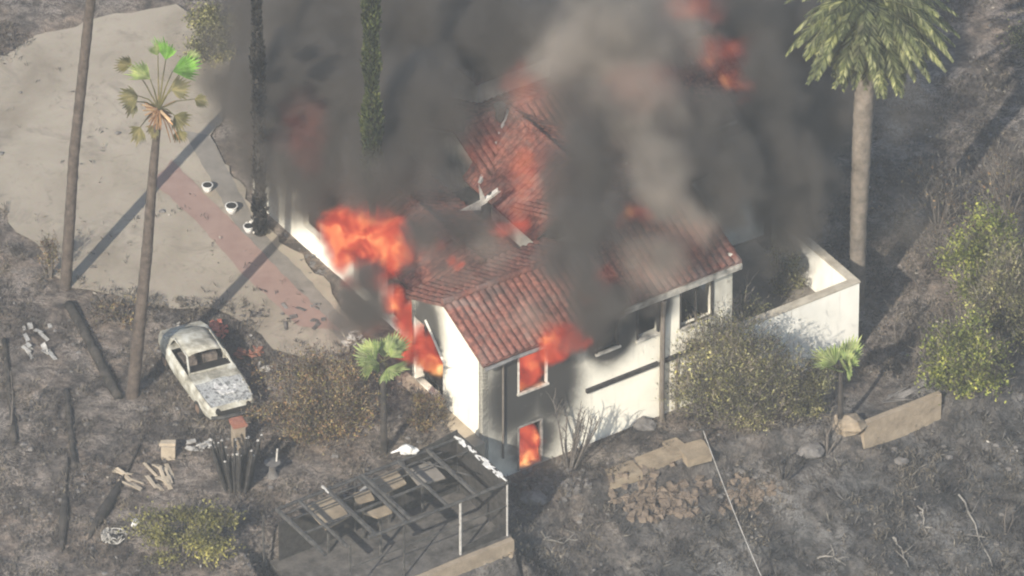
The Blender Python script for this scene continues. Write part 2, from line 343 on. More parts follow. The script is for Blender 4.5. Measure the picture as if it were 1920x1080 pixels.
def fastmesh(name, verts, nper, mat, parent=None):
    """verts: (n, nper, 3) array, each row one separate polygon"""
    n = len(verts); me = bpy.data.meshes.new(name)
    me.vertices.add(n*nper); me.vertices.foreach_set('co', np.ascontiguousarray(verts, dtype=np.float32).ravel())
    me.loops.add(n*nper); me.loops.foreach_set('vertex_index', np.arange(n*nper, dtype=np.int32))
    me.polygons.add(n); me.polygons.foreach_set('loop_start', np.arange(n, dtype=np.int32)*nper); me.polygons.foreach_set('loop_total', np.full(n, nper, dtype=np.int32))
    me.update(calc_edges=True); me.materials.append(mat)
    o = bpy.data.objects.new(name, me); C.objects.link(o)
    if parent is not None: o.parent = parent
    return o
def unit(n):
    a = rng.normal(size=(n, 3)); return a/np.linalg.norm(a, axis=1, keepdims=True)
def leaf_quads(c, length, width, d=None):
    n = len(c); d = unit(n) if d is None else d
    w = np.cross(d, unit(n)); w /= np.linalg.norm(w, axis=1, keepdims=True)+1e-9
    l = (length*rng.uniform(.6, 1.3, n))[:, None]; ww = (width*rng.uniform(.6, 1.3, n))[:, None]
    return np.stack([c, c+d*l*.5+w*ww*.5, c+d*l, c+d*l*.5-w*ww*.5], 1)

# ------------------------------------------------------------------ ground
def axis(lo, hi, step, far):
    core = np.arange(lo, hi+1e-6, step); out = []; x = hi; s = step
    while x < far: s *= 1.35; x += s; out.append(x)
    low = []; x = lo; s = step
    while x > -far: s *= 1.35; x -= s; low.append(x)
    return np.array(low[::-1]+list(core)+out)
gx = axis(-19, 19, .13, 160); gy = axis(-20, 24, .13, 160)
X, Y = np.meshgrid(gx, gy); Z = height(X, Y)
nx, ny = len(gx), len(gy); idx = np.arange(nx*ny).reshape(ny, nx)
me = bpy.data.meshes.new('ground'); me.vertices.add(nx*ny); me.vertices.foreach_set('co', np.stack([X, Y, Z], -1).astype(np.float32).ravel())
q = np.stack([idx[:-1, :-1], idx[:-1, 1:], idx[1:, 1:], idx[1:, :-1]], -1).reshape(-1, 4).astype(np.int32)
me.loops.add(q.size); me.loops.foreach_set('vertex_index', q.ravel()); me.polygons.add(len(q))
me.polygons.foreach_set('loop_start', np.arange(len(q), dtype=np.int32)*4); me.polygons.foreach_set('loop_total', np.full(len(q), 4, np.int32))
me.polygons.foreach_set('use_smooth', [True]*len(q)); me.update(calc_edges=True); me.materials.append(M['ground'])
g = bpy.data.objects.new('ground', me); C.objects.link(g); tag(g, kind='structure')
def sheet(name, pts_px, z, mat, wob=.12, sub=8, dz=0.0):
    pts = [P(a, b, z) for a, b in pts_px]; out = []
    n = len(pts)
    for i in range(n):
        a, b = pts[i], pts[(i+1) % n]; sb_ = max(1, int((b-a).length/max(.25, wob*2.6)))
        for k in range(sb_):
            p = a.lerp(b, k/sb_); p = p + Vector((rnd.uniform(-wob, wob), rnd.uniform(-wob, wob), 0)); p.z = z+dz; out.append(p)
    m = MB(); m.add(out, [tuple(range(len(out)))]); o = m.build(name, mat)
    if o.data.polygons[0].normal.z < 0: o.data.flip_normals()
    return tag(o, kind='structure')
sheet('driveway', DRV_PX, 2.0, M['drive'], .17, 16, .01)
sheet('walkway', [(345,245),(395,255),(485,430),(570,515),(672,628),(640,640),(560,560),(440,420)], 2.0, M['walk'], .03, 8, .018)
sheet('brick_path', [(285,340),(322,302),(440,420),(560,545),(640,622),(560,612),(450,510),(372,420)], 2.0, M['red_strip'], .035, 8, .026)

# ------------------------------------------------------------------ house
def wall(name, mat, parent, axis_, const, a0, a1, z0, z1, holes=(), th=.22, out=-1, top=None):
    """upright wall on u (axis_='u') or v; holes (a0,a1,z0,z1); top(a)->z for a gable; out = side the face looks to"""
    As = sorted(set([a0, a1]+[h for q in holes for h in q[:2]]+list(np.linspace(a0, a1, 9))))
    Zs = sorted(set([z0, z1]+[h for q in holes for h in q[2:4]]))
    m = MB()
    def pt(a, z, d):
        c = const+d
        return (a, c, z) if axis_ == 'u' else (c, a, z)
    for i in range(len(As)-1):
        for j in range(len(Zs)-1):
            ca, cz = (As[i]+As[i+1])/2, (Zs[j]+Zs[j+1])/2
            if any(h[0] < ca < h[1] and h[2] < cz < h[3] for h in holes): continue
            for d in (0, -out*th):
                m.add([pt(As[i], Zs[j], d), pt(As[i+1], Zs[j], d), pt(As[i+1], Zs[j+1], d), pt(As[i], Zs[j+1], d)], [(0, 1, 2, 3)])
    for h in holes:                                    # reveals
        for (p, q_) in (((h[0], h[2]), (h[1], h[2])), ((h[1], h[2]), (h[1], h[3])), ((h[1], h[3]), (h[0], h[3])), ((h[0], h[3]), (h[0], h[2]))):
            m.add([pt(*p, 0), pt(*q_, 0), pt(*q_, -out*th), pt(*p, -out*th)], [(0, 1, 2, 3)])
    for (p, q_) in (((a0, z0), (a0, z1)), ((a1, z0), (a1, z1)), ((a0, z1), (a1, z1))):
        m.add([pt(*p, 0), pt(*q_, 0), pt(*q_, -out*th), pt(*p, -out*th)], [(0, 1, 2, 3)])
    if top:
        aa = list(np.linspace(a0, a1, 17))
        for i in range(16):
            for d in (0, -out*th):
                m.add([pt(aa[i], z1, d), pt(aa[i+1], z1, d), pt(aa[i+1], top(aa[i+1]), d), pt(aa[i], top(aa[i]), d)], [(0, 1, 2, 3)])
            m.add([pt(aa[i], top(aa[i]), 0), pt(aa[i+1], top(aa[i+1]), 0), pt(aa[i+1], top(aa[i+1]), -out*th), pt(aa[i], top(aa[i]), -out*th)], [(0, 1, 2, 3)])
    return m.build(name, mat, parent)
def tiles(name, parent, e0, e1, r0, r1, mat=None, row=.25, course=.42, missing=()):
    """barrel tiled slope: eave e0->e1, ridge r0->r1 (local)"""
    e0, e1, r0, r1 = map(Vector, (e0, e1, r0, r1)); Lr = max((e1-e0).length, (r1-r0).length); nr = max(2, int(Lr/row))
    nc = max(2, int(((r0-e0).length+(r1-e1).length)/2/course)); nrm = (e1-e0).cross(r0-e0)
    if nrm.length < 1e-6: nrm = (e1-e0).cross(r1-e0)
    nrm.normalize()
    if nrm.z < 0: nrm = -nrm
    k = 6; m = MB(); q = random.Random(5)
    lift = [[q.uniform(-.012, .018) for _ in range(nr+1)] for _ in range(nc)]
    for c in range(nc):
        o = len(m.v)
        for edge in (0, 1):
            t = (c+edge)/nc - (0 if edge else .06/nc)
            t = max(0, t)
            for i in range(nr*k+1):
                s = i/(nr*k); p = e0.lerp(e1, s).lerp(r0.lerp(r1, s), t)
                ph = (i % k)/k; h = .062*abs(math.sin(math.pi*ph)) if ph else 0.0
                p = p + nrm*(h + (.045 if edge == 0 else .0) + lift[c][i//k])
                m.v.append(tuple(p))
        w = nr*k+1
        for i in range(nr*k):
            if any(a <= i//k <= b and c0 <= c <= c1 for a, b, c0, c1 in missing): continue
            m.f.append((o+i, o+i+1, o+w+i+1, o+w+i))
    # sheathing under the tiles
    o = len(m.v); m.v += [tuple(x-nrm*.03) for x in (e0, e1, r1, r0)]+[tuple(x-nrm*.14) for x in (e0, e1, r1, r0)]
    m.f += [(o, o+1, o+2, o+3), (o+4, o+7, o+6, o+5), (o, o+4, o+5, o+1), (o+3, o+2, o+6, o+7), (o, o+3, o+7, o+4), (o+1, o+5, o+6, o+2)]
    return m.build(name, mat or M['tile'], parent)
def caps(parent, a, b, mat=None, name='ridge_cap'):
    a, b = Vector(a), Vector(b); n = max(2, int((b-a).length/.4)); m = MB()
    for i in range(n):
        p = a.lerp(b, i/n); q_ = a.lerp(b, (i+1.12)/n); m.tube([p+Vector((0, 0, .05)), q_+Vector((0, 0, .03))], [.12, .095], 8)
    return m.build(name, mat or M['tile'], parent)
def window(parent, axis_, const, a0, a1, z0, z1, out=-1, sill=True, mull=0):
    m = MB(); t = .035
    def bx(A0, A1, Z0, Z1, d0, d1, mm=m):
        c = sorted((const+out*d0, const+out*d1))
        if axis_ == 'u': mm.lohi((A0, c[0], Z0), (A1, c[1], Z1))
        else: mm.lohi((c[0], A0, Z0), (c[1], A1, Z1))
    bx(a0-.02, a0+t, z0, z1, -.08, .035); bx(a1-t, a1+.02, z0, z1, -.08, .035); bx(a0+t, a1-t, z1-t, z1+.02, -.08, .035)
    for k in range(mull): bx(a0+(a1-a0)*(k+1)/(mull+1)-.025, a0+(a1-a0)*(k+1)/(mull+1)+.025, z0, z1-t, -.07, .0)
    w = m.build('window_frame', M['frame'] if a0 < 2 and z0 > 1 else M['char'] if z0 > 1 else M['sooty'], parent)
    if sill:
        s = MB(); bx(a0-.05, a1+.05, z0-.07, z0, -.1, .09, s); s.build('sill', M['pale_trim'], w)
    return w
EAVE, RIDGE = 5.3, 6.2; WID = 4.06
house = empty('house', HO, HA, label='two storey cream stucco house with red tile roof, flames and black smoke pouring from it', cat='house')
holesF = [(1.34, 2.42, 3.35, 4.95), (1.34, 2.25, .3, 2.0), (4.3, 5.15, 3.7, 4.95), (5.85, 6.68, 3.6, 4.9), (7.5, 8.75, 3.4, 5.0)]
def gtop(a): return EAVE + (RIDGE-EAVE)*(1-abs(a-WID/2)/(WID/2)) - .1
wall('front_wall', M['wall_front'], house, 'u', 0.0, 0, 9.5, -1.5, EAVE-.02, holesF)
wall('gable_wall', M['wall_side'], house, 'v', 0.0, .0, WID, -.5, EAVE-.3, [(2.18, 3.95, 2.1, 4.5)], top=gtop)
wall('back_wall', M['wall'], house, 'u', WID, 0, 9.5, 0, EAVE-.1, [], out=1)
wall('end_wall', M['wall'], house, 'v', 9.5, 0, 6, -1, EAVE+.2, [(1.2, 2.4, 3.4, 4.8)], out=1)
# big opening has a slanting head: corner gusset pieces
m = MB(); m.add([(0, 2.18, 4.5), (0, 2.18, 3.75), (0, 2.95, 4.5), (.2, 2.18, 4.5), (.2, 2.18, 3.75), (.2, 2.95, 4.5)], [(0, 1, 2), (3, 5, 4), (1, 4, 5, 2)]); m.build('lintel_corner', M['wall_side'], house)
m = MB(); m.tube([(-.02, 3.25, 4.78), (-.02, 2.93, 4.5), (-.02, 2.16, 3.75), (-.02, 2.16, 2.1)], .045, 6); m.build('opening_trim', M['frame'], house)
# floor slabs and inner partitions (dark, burnt)
m = MB(); m.lohi((.25, .25, 2.25), (9.3, 3.8, 2.4)); m.lohi((.25, .25, -.2), (9.3, 3.8, .1)); m.lohi((3.2, .25, 2.4), (3.3, 3.8, 5.2)); m.lohi((3.2, .25, .1), (3.3, 3.8, 2.25)); m.lohi((6.9, .25, 2.4), (7.0, 3.8, 5.2))
m.build('burnt_floor', M['inside'], house)
m = MB(); m.lohi((.23, 3.6, .1), (9.3, 3.7, 5.1)); m.build('inner_wall', M['inside'], house)
ws = []
for (a0, a1, z0, z1) in holesF: ws.append(window(house, 'u', 0.0, a0, a1, z0, z1, sill=z0 > 1, mull=1 if a1-a0 > 1.2 else 0))
# mid ledge, foundation band
m = MB(); m.lohi((3.9, -.1, 2.33), (6.62, 0.02, 2.47)); m.lohi((6.85, -.1, 2.33), (9.5, 0.02, 2.47)); m.build('ledge', M['char'], house)  # ledge coloured dark so its shadow line is painted in
m = MB(); m.lohi((-.5, -.15, .6), (-.003, WID+.3, 2.05)); m.build('foundation', M['sand'], house)
# roofs
OH = .28; sl = (RIDGE-EAVE)/(WID/2)
def zr(v, e=EAVE): return e + sl*v
rf = tiles('front_roof', house, (-.12, -OH, zr(-OH)), (5.25, -OH, zr(-OH)), (-.12, WID/2, RIDGE), (5.25, WID/2, RIDGE), missing=[(16, 19, 0, 2)])
tiles('back_roof', house, (-.12, WID+.2, zr(-.2)), (5.25, WID+.2, zr(-.2)), (-.12, WID/2, RIDGE), (5.25, WID/2, RIDGE))
caps(rf, (-.15, WID/2, RIDGE+.02), (5.3, WID/2, RIDGE+.02))
E2 = EAVE+.13; W2 = 3.0
rf2 = tiles('front_roof', house, (5.2, -OH, zr(-OH, E2)), (9.68, -OH, zr(-OH, E2)), (5.2, W2, zr(W2, E2)), (9.68, W2, zr(W2, E2)))
tiles('back_roof', house, (5.2, 2*W2+.2, zr(-.2, E2)), (9.68, 2*W2+.2, zr(-.2, E2)), (5.2, W2, zr(W2, E2)), (9.68, W2, zr(W2, E2)))
caps(rf2, (5.15, W2, zr(W2, E2)+.02), (9.7, W2, zr(W2, E2)+.02)); caps(rf2, (5.16, -OH, zr(-OH, E2)+.04), (5.16, W2, zr(W2, E2)+.04), name='verge_cap')
m = MB(); m.lohi((5.2, -OH-.03, zr(-OH, E2)-.27), (9.66, -OH+.05, zr(-OH, E2)-.06)); m.build('fascia', M['pale_trim'], house)
m = MB(); pts = [(-.12+i*.35, -OH-.07, zr(-OH)-.1+rnd.uniform(-.025, .02)) for i in range(16)]; m.tube(pts, .065, 7); m.build('gutter', M['gutter'], house)
m = MB(); m.tube([(.72, -.09, 5.05), (.72, -.09, 1.1)], .035, 6); m.build('downspout', M['pipe'], house)
m = MB(); m.tube([(6.74, -.2, 4.9), (6.74, -.16, 4.4), (6.74, -.13, 1.5), (6.74, -.14, -.4)], .085, 8); m.build('downspout', M['pipe'], house)
m = MB(); m.tube([(7.35, -.06, 2.4), (7.35, -.06, -.2)], .04, 6); m.build('downspout', M['pipe'], house)
# main block at the back, cross wing, left wing
MR = 9.7; mz = 6.25
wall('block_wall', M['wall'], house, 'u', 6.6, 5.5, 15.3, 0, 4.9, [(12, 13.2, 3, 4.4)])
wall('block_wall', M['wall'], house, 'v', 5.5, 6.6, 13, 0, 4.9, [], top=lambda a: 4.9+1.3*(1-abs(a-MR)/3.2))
rf3 = tiles('main_roof', house, (5.3, 6.3, mz-sl*3.4), (15.5, 6.3, mz-sl*3.4), (5.3, MR, mz), (15.5, MR, mz), missing=[(9, 13, 1, 4), (30, 34, 0, 5)])
tiles('main_roof', house, (5.3, 13.1, mz-sl*3.4), (15.5, 13.1, mz-sl*3.4), (5.3, MR, mz), (15.5, MR, mz))
caps(rf3, (5.25, MR, mz+.02), (15.5, MR, mz+.02))
rf4 = tiles('wing_roof', house, (4.9, 4.6, mz-sl*2.5), (4.9, 8.6, mz-sl*2.5), (7.4, 4.6, mz+.02), (7.4, MR, mz+.02))
tiles('wing_roof', house, (9.9, 4.6, mz-sl*2.5), (9.9, 8.6, mz-sl*2.5), (7.4, 4.6, mz+.02), (7.4, MR, mz+.02))
caps(rf4, (7.4, 4.6, mz+.04), (7.4, MR, mz+.04))
m = MB(); m.tube([(5.1, 7.9, mz-sl*2.3+.06), (7.35, MR-.1, mz+.04)], .07, 6); m.build('valley_flashing', M['metal'], rf4)
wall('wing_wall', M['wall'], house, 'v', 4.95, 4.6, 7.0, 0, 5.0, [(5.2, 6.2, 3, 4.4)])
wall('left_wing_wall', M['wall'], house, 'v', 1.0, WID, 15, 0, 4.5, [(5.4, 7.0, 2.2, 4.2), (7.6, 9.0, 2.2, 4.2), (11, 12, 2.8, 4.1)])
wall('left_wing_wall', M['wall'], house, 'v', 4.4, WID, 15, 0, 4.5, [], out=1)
rf5 = tiles('left_wing_roof', house, (.75, WID+.2, 4.45), (.75, 15.2, 4.45), (2.7, WID+.2, 5.35), (2.7, 15.2, 5.35), missing=[(4, 12, 1, 3)])
tiles('left_wing_roof', house, (4.65, WID+.2, 4.45), (4.65, 15.2, 4.45), (2.7, WID+.2, 5.35), (2.7, 15.2, 5.35))
caps(rf5, (2.7, WID+.1, 5.38), (2.7, 15.2, 5.38))
# small tower roof behind and a further roof on the right
tw = (8.6, 12.6)
for k in range(4):
    a = [(-1.6, -1.6), (1.6, -1.6), (1.6, 1.6), (-1.6, 1.6)]; p, q_ = a[k], a[(k+1) % 4]
    tiles('tower_roof', house, (tw[0]+p[0], tw[1]+p[1], 6.6), (tw[0]+q_[0], tw[1]+q_[1], 6.6), (tw[0], tw[1], 7.7), (tw[0]+.01, tw[1], 7.7))
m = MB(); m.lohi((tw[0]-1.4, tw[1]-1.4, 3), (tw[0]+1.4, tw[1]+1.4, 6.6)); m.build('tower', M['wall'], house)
m = MB(); m.tube([(5.45, MR-.1, mz), (5.45, MR-.1, mz+.42)], .17, 10); m.tube([(5.45, MR-.1, mz+.42), (5.45, MR-.1, mz+.5)], .22, 10); m.build('roof_vent', M['darkmetal'], house)
m = MB(); m.tube([(6.9, MR-.25, mz-.1), (6.9, MR-.25, mz+.4)], .15, 10); m.tube([(6.9, MR-.25, mz+.4), (6.9, MR-.25, mz+.5)], .2, 10); m.build('roof_vent', M['darkmetal'], house)

annex = empty('courtyard_wall', W(9.55, 0, 0), HA, label='pale roofless courtyard walls standing at the right end of the burning house', cat='wall')
def lw(name, mat, a0, a1, const, ax, z0=-1.6, z1=2.4, th=.24):
    m = MB()
    if ax == 'u': m.lohi((a0-9.55, const, z0), (a1-9.55, const+th, z1))
    else: m.lohi((const-9.55-th, a0, z0), (const-9.55, a1, z1))
    o = m.build(name, mat, annex); return o
M['annex2'] = stucco_mat('pale annex stucco plain', (.84, .81, .72), [])
lw('front_panel', M['annex2'], 9.55, 14.45, 0.0, 'u'); lw('side_panel', M['annex2'], .243, 4.6, 14.45, 'v')
M['copc'] = matn('weathered coping', (.30, .26, .2), (.5, .45, .36), 2, .9, .2); m = MB(); m.lohi((0, -.03, 2.403), (4.93, .27, 2.46)); m.lohi((4.64, .273, 2.403), (4.93, 4.6, 2.46)); m.build('coping', M['copc'], annex)
m = MB(); m.lohi((.1, .25, -1), (4.6, 5.5, .9)); m.build('deck', M['walk'], annex)

# ------------------------------------------------------------------ volumes (smoke and flames)
def vol_group(name, puffs, lo, hi, vox, nscale, namp, cut, gain, wisp=.25, stretch=(1, 1, 1), detail=3.0):
    ng = bpy.data.node_groups.new(name, 'GeometryNodeTree'); ng.interface.new_socket('Geometry', in_out='OUTPUT', socket_type='NodeSocketGeometry')
    A = ng.nodes.new; Lk = ng.links.new
    out = A('NodeGroupOutput'); vc = A('GeometryNodeVolumeCube'); pos = A('GeometryNodeInputPosition'); sm = A('GeometryNodeSetMaterial')
    Lk(vc.outputs[0], sm.inputs[0]); Lk(sm.outputs[0], out.inputs[0])
    vc.inputs['Min'].default_value = lo; vc.inputs['Max'].default_value = hi
    for i, k in enumerate(('Resolution X', 'Resolution Y', 'Resolution Z')): vc.inputs[k].default_value = max(8, int((hi[i]-lo[i])/vox))
    # domain warp
    nz = A('ShaderNodeTexNoise'); nz.inputs['Scale'].default_value = nscale; nz.inputs['Detail'].default_value = detail; nz.inputs['Roughness'].default_value = .6
    mp = A('ShaderNodeVectorMath'); mp.operation = 'MULTIPLY'; Lk(pos.outputs[0], mp.inputs[0]); mp.inputs[1].default_value = stretch; Lk(mp.outputs[0], nz.inputs['Vector'])
    w = A('ShaderNodeVectorMath'); w.operation = 'SUBTRACT'; Lk(nz.outputs['Color'], w.inputs[0]); w.inputs[1].default_value = (.5, .5, .5)
    w2 = A('ShaderNodeVectorMath'); w2.operation = 'MULTIPLY_ADD'; Lk(w.outputs[0], w2.inputs[0]); w2.inputs[1].default_value = (namp, namp, namp); Lk(pos.outputs[0], w2.inputs[2])
    tot = None
    for (c, r, s) in puffs:
        sub = A('ShaderNodeVectorMath'); sub.operation = 'SUBTRACT'; Lk(w2.outputs[0], sub.inputs[0]); sub.inputs[1].default_value = tuple(c)
        mu = A('ShaderNodeVectorMath'); mu.operation = 'MULTIPLY'; Lk(sub.outputs[0], mu.inputs[0]); mu.inputs[1].default_value = (1/r[0], 1/r[1], 1/r[2])
        ln = A('ShaderNodeVectorMath'); ln.operation = 'LENGTH'; Lk(mu.outputs[0], ln.inputs[0])
        mr = A('ShaderNodeMapRange'); mr.interpolation_type = 'SMOOTHSTEP'; Lk(ln.outputs['Value'], mr.inputs[0])
        mr.inputs[1].default_value = .25; mr.inputs[2].default_value = 1.0; mr.inputs[3].default_value = s; mr.inputs[4].default_value = 0
        if tot is None: tot = mr.outputs[0]
        else:
            ad = A('ShaderNodeMath'); ad.operation = 'ADD'; Lk(tot, ad.inputs[0]); Lk(mr.outputs[0], ad.inputs[1]); tot = ad.outputs[0]
    n2 = A('ShaderNodeTexNoise'); n2.inputs['Scale'].default_value = nscale*2.2; n2.inputs['Detail'].default_value = detail; Lk(mp.outputs[0], n2.inputs['Vector'])
    mr = A('ShaderNodeMapRange'); Lk(n2.outputs[0], mr.inputs[0]); mr.inputs[1].default_value = .3; mr.inputs[2].default_value = .7; mr.inputs[3].default_value = 1-wisp; mr.inputs[4].default_value = 1+wisp
    ml = A('ShaderNodeMath'); ml.operation = 'MULTIPLY'; Lk(tot, ml.inputs[0]); Lk(mr.outputs[0], ml.inputs[1])
    sb = A('ShaderNodeMath'); sb.operation = 'SUBTRACT'; Lk(ml.outputs[0], sb.inputs[0]); sb.inputs[1].default_value = cut
    mx = A('ShaderNodeMath'); mx.operation = 'MAXIMUM'; Lk(sb.outputs[0], mx.inputs[0]); mx.inputs[1].default_value = 0
    gn = A('ShaderNodeMath'); gn.operation = 'MULTIPLY'; Lk(mx.outputs[0], gn.inputs[0]); gn.inputs[1].default_value = gain
    Lk(gn.outputs[0], vc.inputs['Density'])
    return ng, sm
def make_volume(name, puffs, vox, mat, label, cat, pad=1.0, zmin=None, **k):
    lo = [min(c[i]-r[i] for c, r, s in puffs if s > 0)-pad for i in range(3)]; hi = [max(c[i]+r[i] for c, r, s in puffs if s > 0)+pad for i in range(3)]
    if zmin is not None: lo[2] = max(lo[2], zmin)
    ctr = [sum(c[i] for c, r, s in puffs)/len(puffs) for i in range(3)]
    ng, sm = vol_group(name, puffs, lo, hi, vox, **k); sm.inputs['Material'].default_value = mat
    vd = bpy.data.volumes.new(name); o = bpy.data.objects.new(name, vd); C.objects.link(o)
    vd.materials.append(mat)
    md = o.modifiers.new('shape', 'NODES'); md.node_group = ng
    return tag(o, label, cat, kind='stuff')
def smoke_mat(name, col, dens, aniso=.1):
    m = bpy.data.materials.new(name); m.use_nodes = True; nt = m.node_tree; nt.nodes.clear()
    out = N(nt, 'ShaderNodeOutputMaterial'); pv = N(nt, 'ShaderNodeVolumePrincipled'); pv.inputs['Color'].default_value = rgba(col)
    pv.inputs['Density'].default_value = dens; pv.inputs['Anisotropy'].default_value = aniso
    nt.links.new(pv.outputs[0], out.inputs['Volume']); return m
def flame_mat(name, dens, strength=1.0):
    m = bpy.data.materials.new(name); m.use_nodes = True; nt = m.node_tree; nt.nodes.clear()
    out = N(nt, 'ShaderNodeOutputMaterial'); at = N(nt, 'ShaderNodeAttribute'); at.attribute_name = 'density'
    r = ramp(nt, at.outputs['Fac'], [(0.0, (.22, .018, .010)), (.35, (.42, .042, .022)), (.7, (.52, .075, .034)), (1.0, (.75, .26, .09))])
    tc = N(nt, 'ShaderNodeTexCoord'); n = noise(nt, 1.5, 3, tc.outputs['Object'], .5, 1.0)
    mrr = N(nt, 'ShaderNodeMapRange'); nt.links.new(n.outputs[0], mrr.inputs[0]); mrr.inputs[1].default_value = .3; mrr.inputs[2].default_value = .7; mrr.inputs[3].default_value = .6; mrr.inputs[4].default_value = 1.2
    ml = N(nt, 'ShaderNodeMath', operation='MULTIPLY'); nt.links.new(at.outputs['Fac'], ml.inputs[0]); ml.inputs[1].default_value = dens
    ms = N(nt, 'ShaderNodeMath', operation='MULTIPLY'); nt.links.new(ml.outputs[0], ms.inputs[0]); nt.links.new(mrr.outputs[0], ms.inputs[1])
    m2 = N(nt, 'ShaderNodeMath', operation='MULTIPLY'); nt.links.new(ms.outputs[0], m2.inputs[0]); m2.inputs[1].default_value = strength
    fc = N(nt, 'ShaderNodeMapRange'); nt.links.new(n.outputs[0], fc.inputs[0]); fc.inputs[1].default_value = .38; fc.inputs[2].default_value = .66; fc.inputs[3].default_value = -.1; fc.inputs[4].default_value = .75
    fa = N(nt, 'ShaderNodeMath', operation='MULTIPLY_ADD', use_clamp=True); nt.links.new(at.outputs['Fac'], fa.inputs[0]); fa.inputs[1].default_value = .3; nt.links.new(fc.outputs[0], fa.inputs[2])
    nt.links.new(fa.outputs[0], r.inputs[0])
    em = N(nt, 'ShaderNodeEmission'); nt.links.new(r.outputs[0], em.inputs[0]); nt.links.new(m2.outputs[0], em.inputs[1])
    ab = N(nt, 'ShaderNodeVolumeAbsorption'); ab.inputs[0].default_value = (0, 0, 0, 1); nt.links.new(ml.outputs[0], ab.inputs['Density'])
    a = N(nt, 'ShaderNodeAddShader'); nt.links.new(em.outputs[0], a.inputs[0]); nt.links.new(ab.outputs[0], a.inputs[1]); nt.links.new(a.outputs[0], out.inputs['Volume'])
    return m
def pf(px, py, z, r, s=1.0): return (P(px, py, z), (r, r, r) if not isinstance(r, tuple) else r, s)
def pv(px, py, v, r, s=1.0): return (PV(px, py, v), (r, r, r) if not isinstance(r, tuple) else r, s)
SMOKE = [
    # left mass
    pf(480, 40, 6, 2.0, .8), pf(590, 30, 8, 2.6, 1), pf(720, 50, 8, 2.6, 1), pf(850, 60, 8, 2.8, 1), pf(540, 160, 7, 2.4, 1), pf(680, 180, 7.5, 2.6, 1),
    pf(790, 200, 8, 2.4, 1), pf(590, 300, 6, 2.3, 1), pf(720, 320, 7, 2.3, 1), pf(450, 180, 5, 2.0, .8), pf(480, 290, 4.6, 1.9, 1), pf(560, 400, 5.2, 1.3, .55),
    pf(840, 350, 8, 1.3, .5), pf(810, 430, 7.5, 1.4, 1.0), pf(690, 560, 6.2, 1.15, 1.3), pf(685, 500, 6.4, .7, .7), pf(480, 610, 2.6, 1.5, .12), pf(660, 590, 4.0, 1.1, .8), pf(900, 420, 7.5, 1.0, .7), pf(960, 60, 8, 2.3, .8), pf(420, 80, 4.5, 1.4, .35), pf(860, 480, 6.8, .8, .4),  # faint low puff by the driveway added to darken it like smoke shadow
    pf(770, 510, 6.2, .7, .7), pf(690, 460, 6.2, .45, .45),
    # dark column off the front roof
    pf(1070, 330, 8.5, 1.9, 1), pf(1090, 420, 8, 1.6, 1), pf(1075, 500, 7.4, 1.35, 1), pf(1110, 560, 6.9, 1.15, 1.1), pf(1130, 240, 9, 2.0, .8), pf(1060, 200, 9, 1.7, .6),
    # pale middle
    pf(1180, 120, 9.5, 2.6, .6), pf(1260, 240, 9, 2.4, .55), pf(1220, 350, 8.5, 2.0, .55), pf(1230, 450, 7.6, 1.6, .35), pf(1080, 60, 9.5, 2.4, .8), pf(1280, 30, 9, 2.2, .5),
    # right mass
    pf(1340, 280, 8, 2.1, 1), pf(1420, 180, 7, 2.4, 1.1), pf(1450, 320, 6.2, 2.1, 1.1), pf(1370, 390, 7.0, 1.8, .8), pf(1500, 80, 5.5, 2.3, 1.1), pf(1400, 20, 7.5, 2.4, .8), pf(1530, 220, 4.6, 1.9, 1.1),
    pf(1490, 410, 4.6, 1.6, 1), pf(1540, 330, 4.2, 1.2, .9), pf(1410, 470, 5.0, .9, .5), pf(1590, 120, 4, 1.7, .7), pf(1560, 20, 5, 1.9, .8), pf(1440, 500, 3.6, 1.0, .35),
    pf(1240, 500, 7.0, 1.4, .42), pf(1310, 470, 6.6, 1.1, .3), pf(1010, 560, 6.9, 1.1, .35), pf(930, 510, 7.0, 1.3, .35), pf(830, 520, 6.6, 1.0, .45), pf(1180, 470, 7.6, 1.0, .4),
    # over the windows of the front
    pv(1120, 620, -.55, .85, 1.5), pv(1150, 575, -.5, .8, 1.4), pv(1090, 590, -.6, 1.0, 1.4), pv(1218, 570, -.5, .6, .8), pv(1200, 630, -.3, .3, .3), pv(1050, 625, -.9, .8, .45), pv(1200, 640, -.4, .5, .5),
    # thinner holes
    pf(930, 280, 8, 1.6, -1.3), pf(975, 370, 8, 1.4, -1.3), pf(940, 420, 7.6, .9, -.6), pf(1215, 430, 8, 1.3, -.4), pf(1355, 115, 7.6, (1.5, 2.2, 1.8), -2.2), pf(985, 165, 8, 1.1, -.9),
]
make_volume('smoke', SMOKE, .15, smoke_mat('black grey smoke', (.215, .19, .165), 1.9), 'thick grey black smoke rolling off the burning house roof', 'smoke',
            nscale=.42, namp=3.1, cut=.16, gain=1.1, wisp=.8, detail=5.0)
PALE = [pf(1190, 200, 9.8, 2.0, .8), pf(1150, 90, 10, 2.4, .9), pf(1060, 130, 10, 1.8, .6), pf(1240, 330, 9.3, 1.7, .9), pf(1290, 420, 7.9, 1.3, .6), pf(1230, 500, 7.4, 1.3, .7), pf(1180, 560, 6.8, .8, .5), pf(1330, 430, 7.6, 1.0, .4), pf(940, 470, 7.2, 1.1, .45), pf(1010, 600, 6.3, .8, .5), pf(960, 620, 5.9, .6, .45),
        pf(860, 520, 6.3, .8, .5), pf(1260, 60, 9.5, 2.0, .7), pf(950, 180, 9.2, 1.3, .35), pf(1680, 200, 3, (2.6, 3.5, 1.6), .16), pf(1700, 420, 2, (2.2, 3, 1.4), .14), pv(1040, 890, -1.2, 1.0, .35), pv(950, 860, -.6, .7, .3), pv(1150, 850, -1.4, 1.0, .25)]
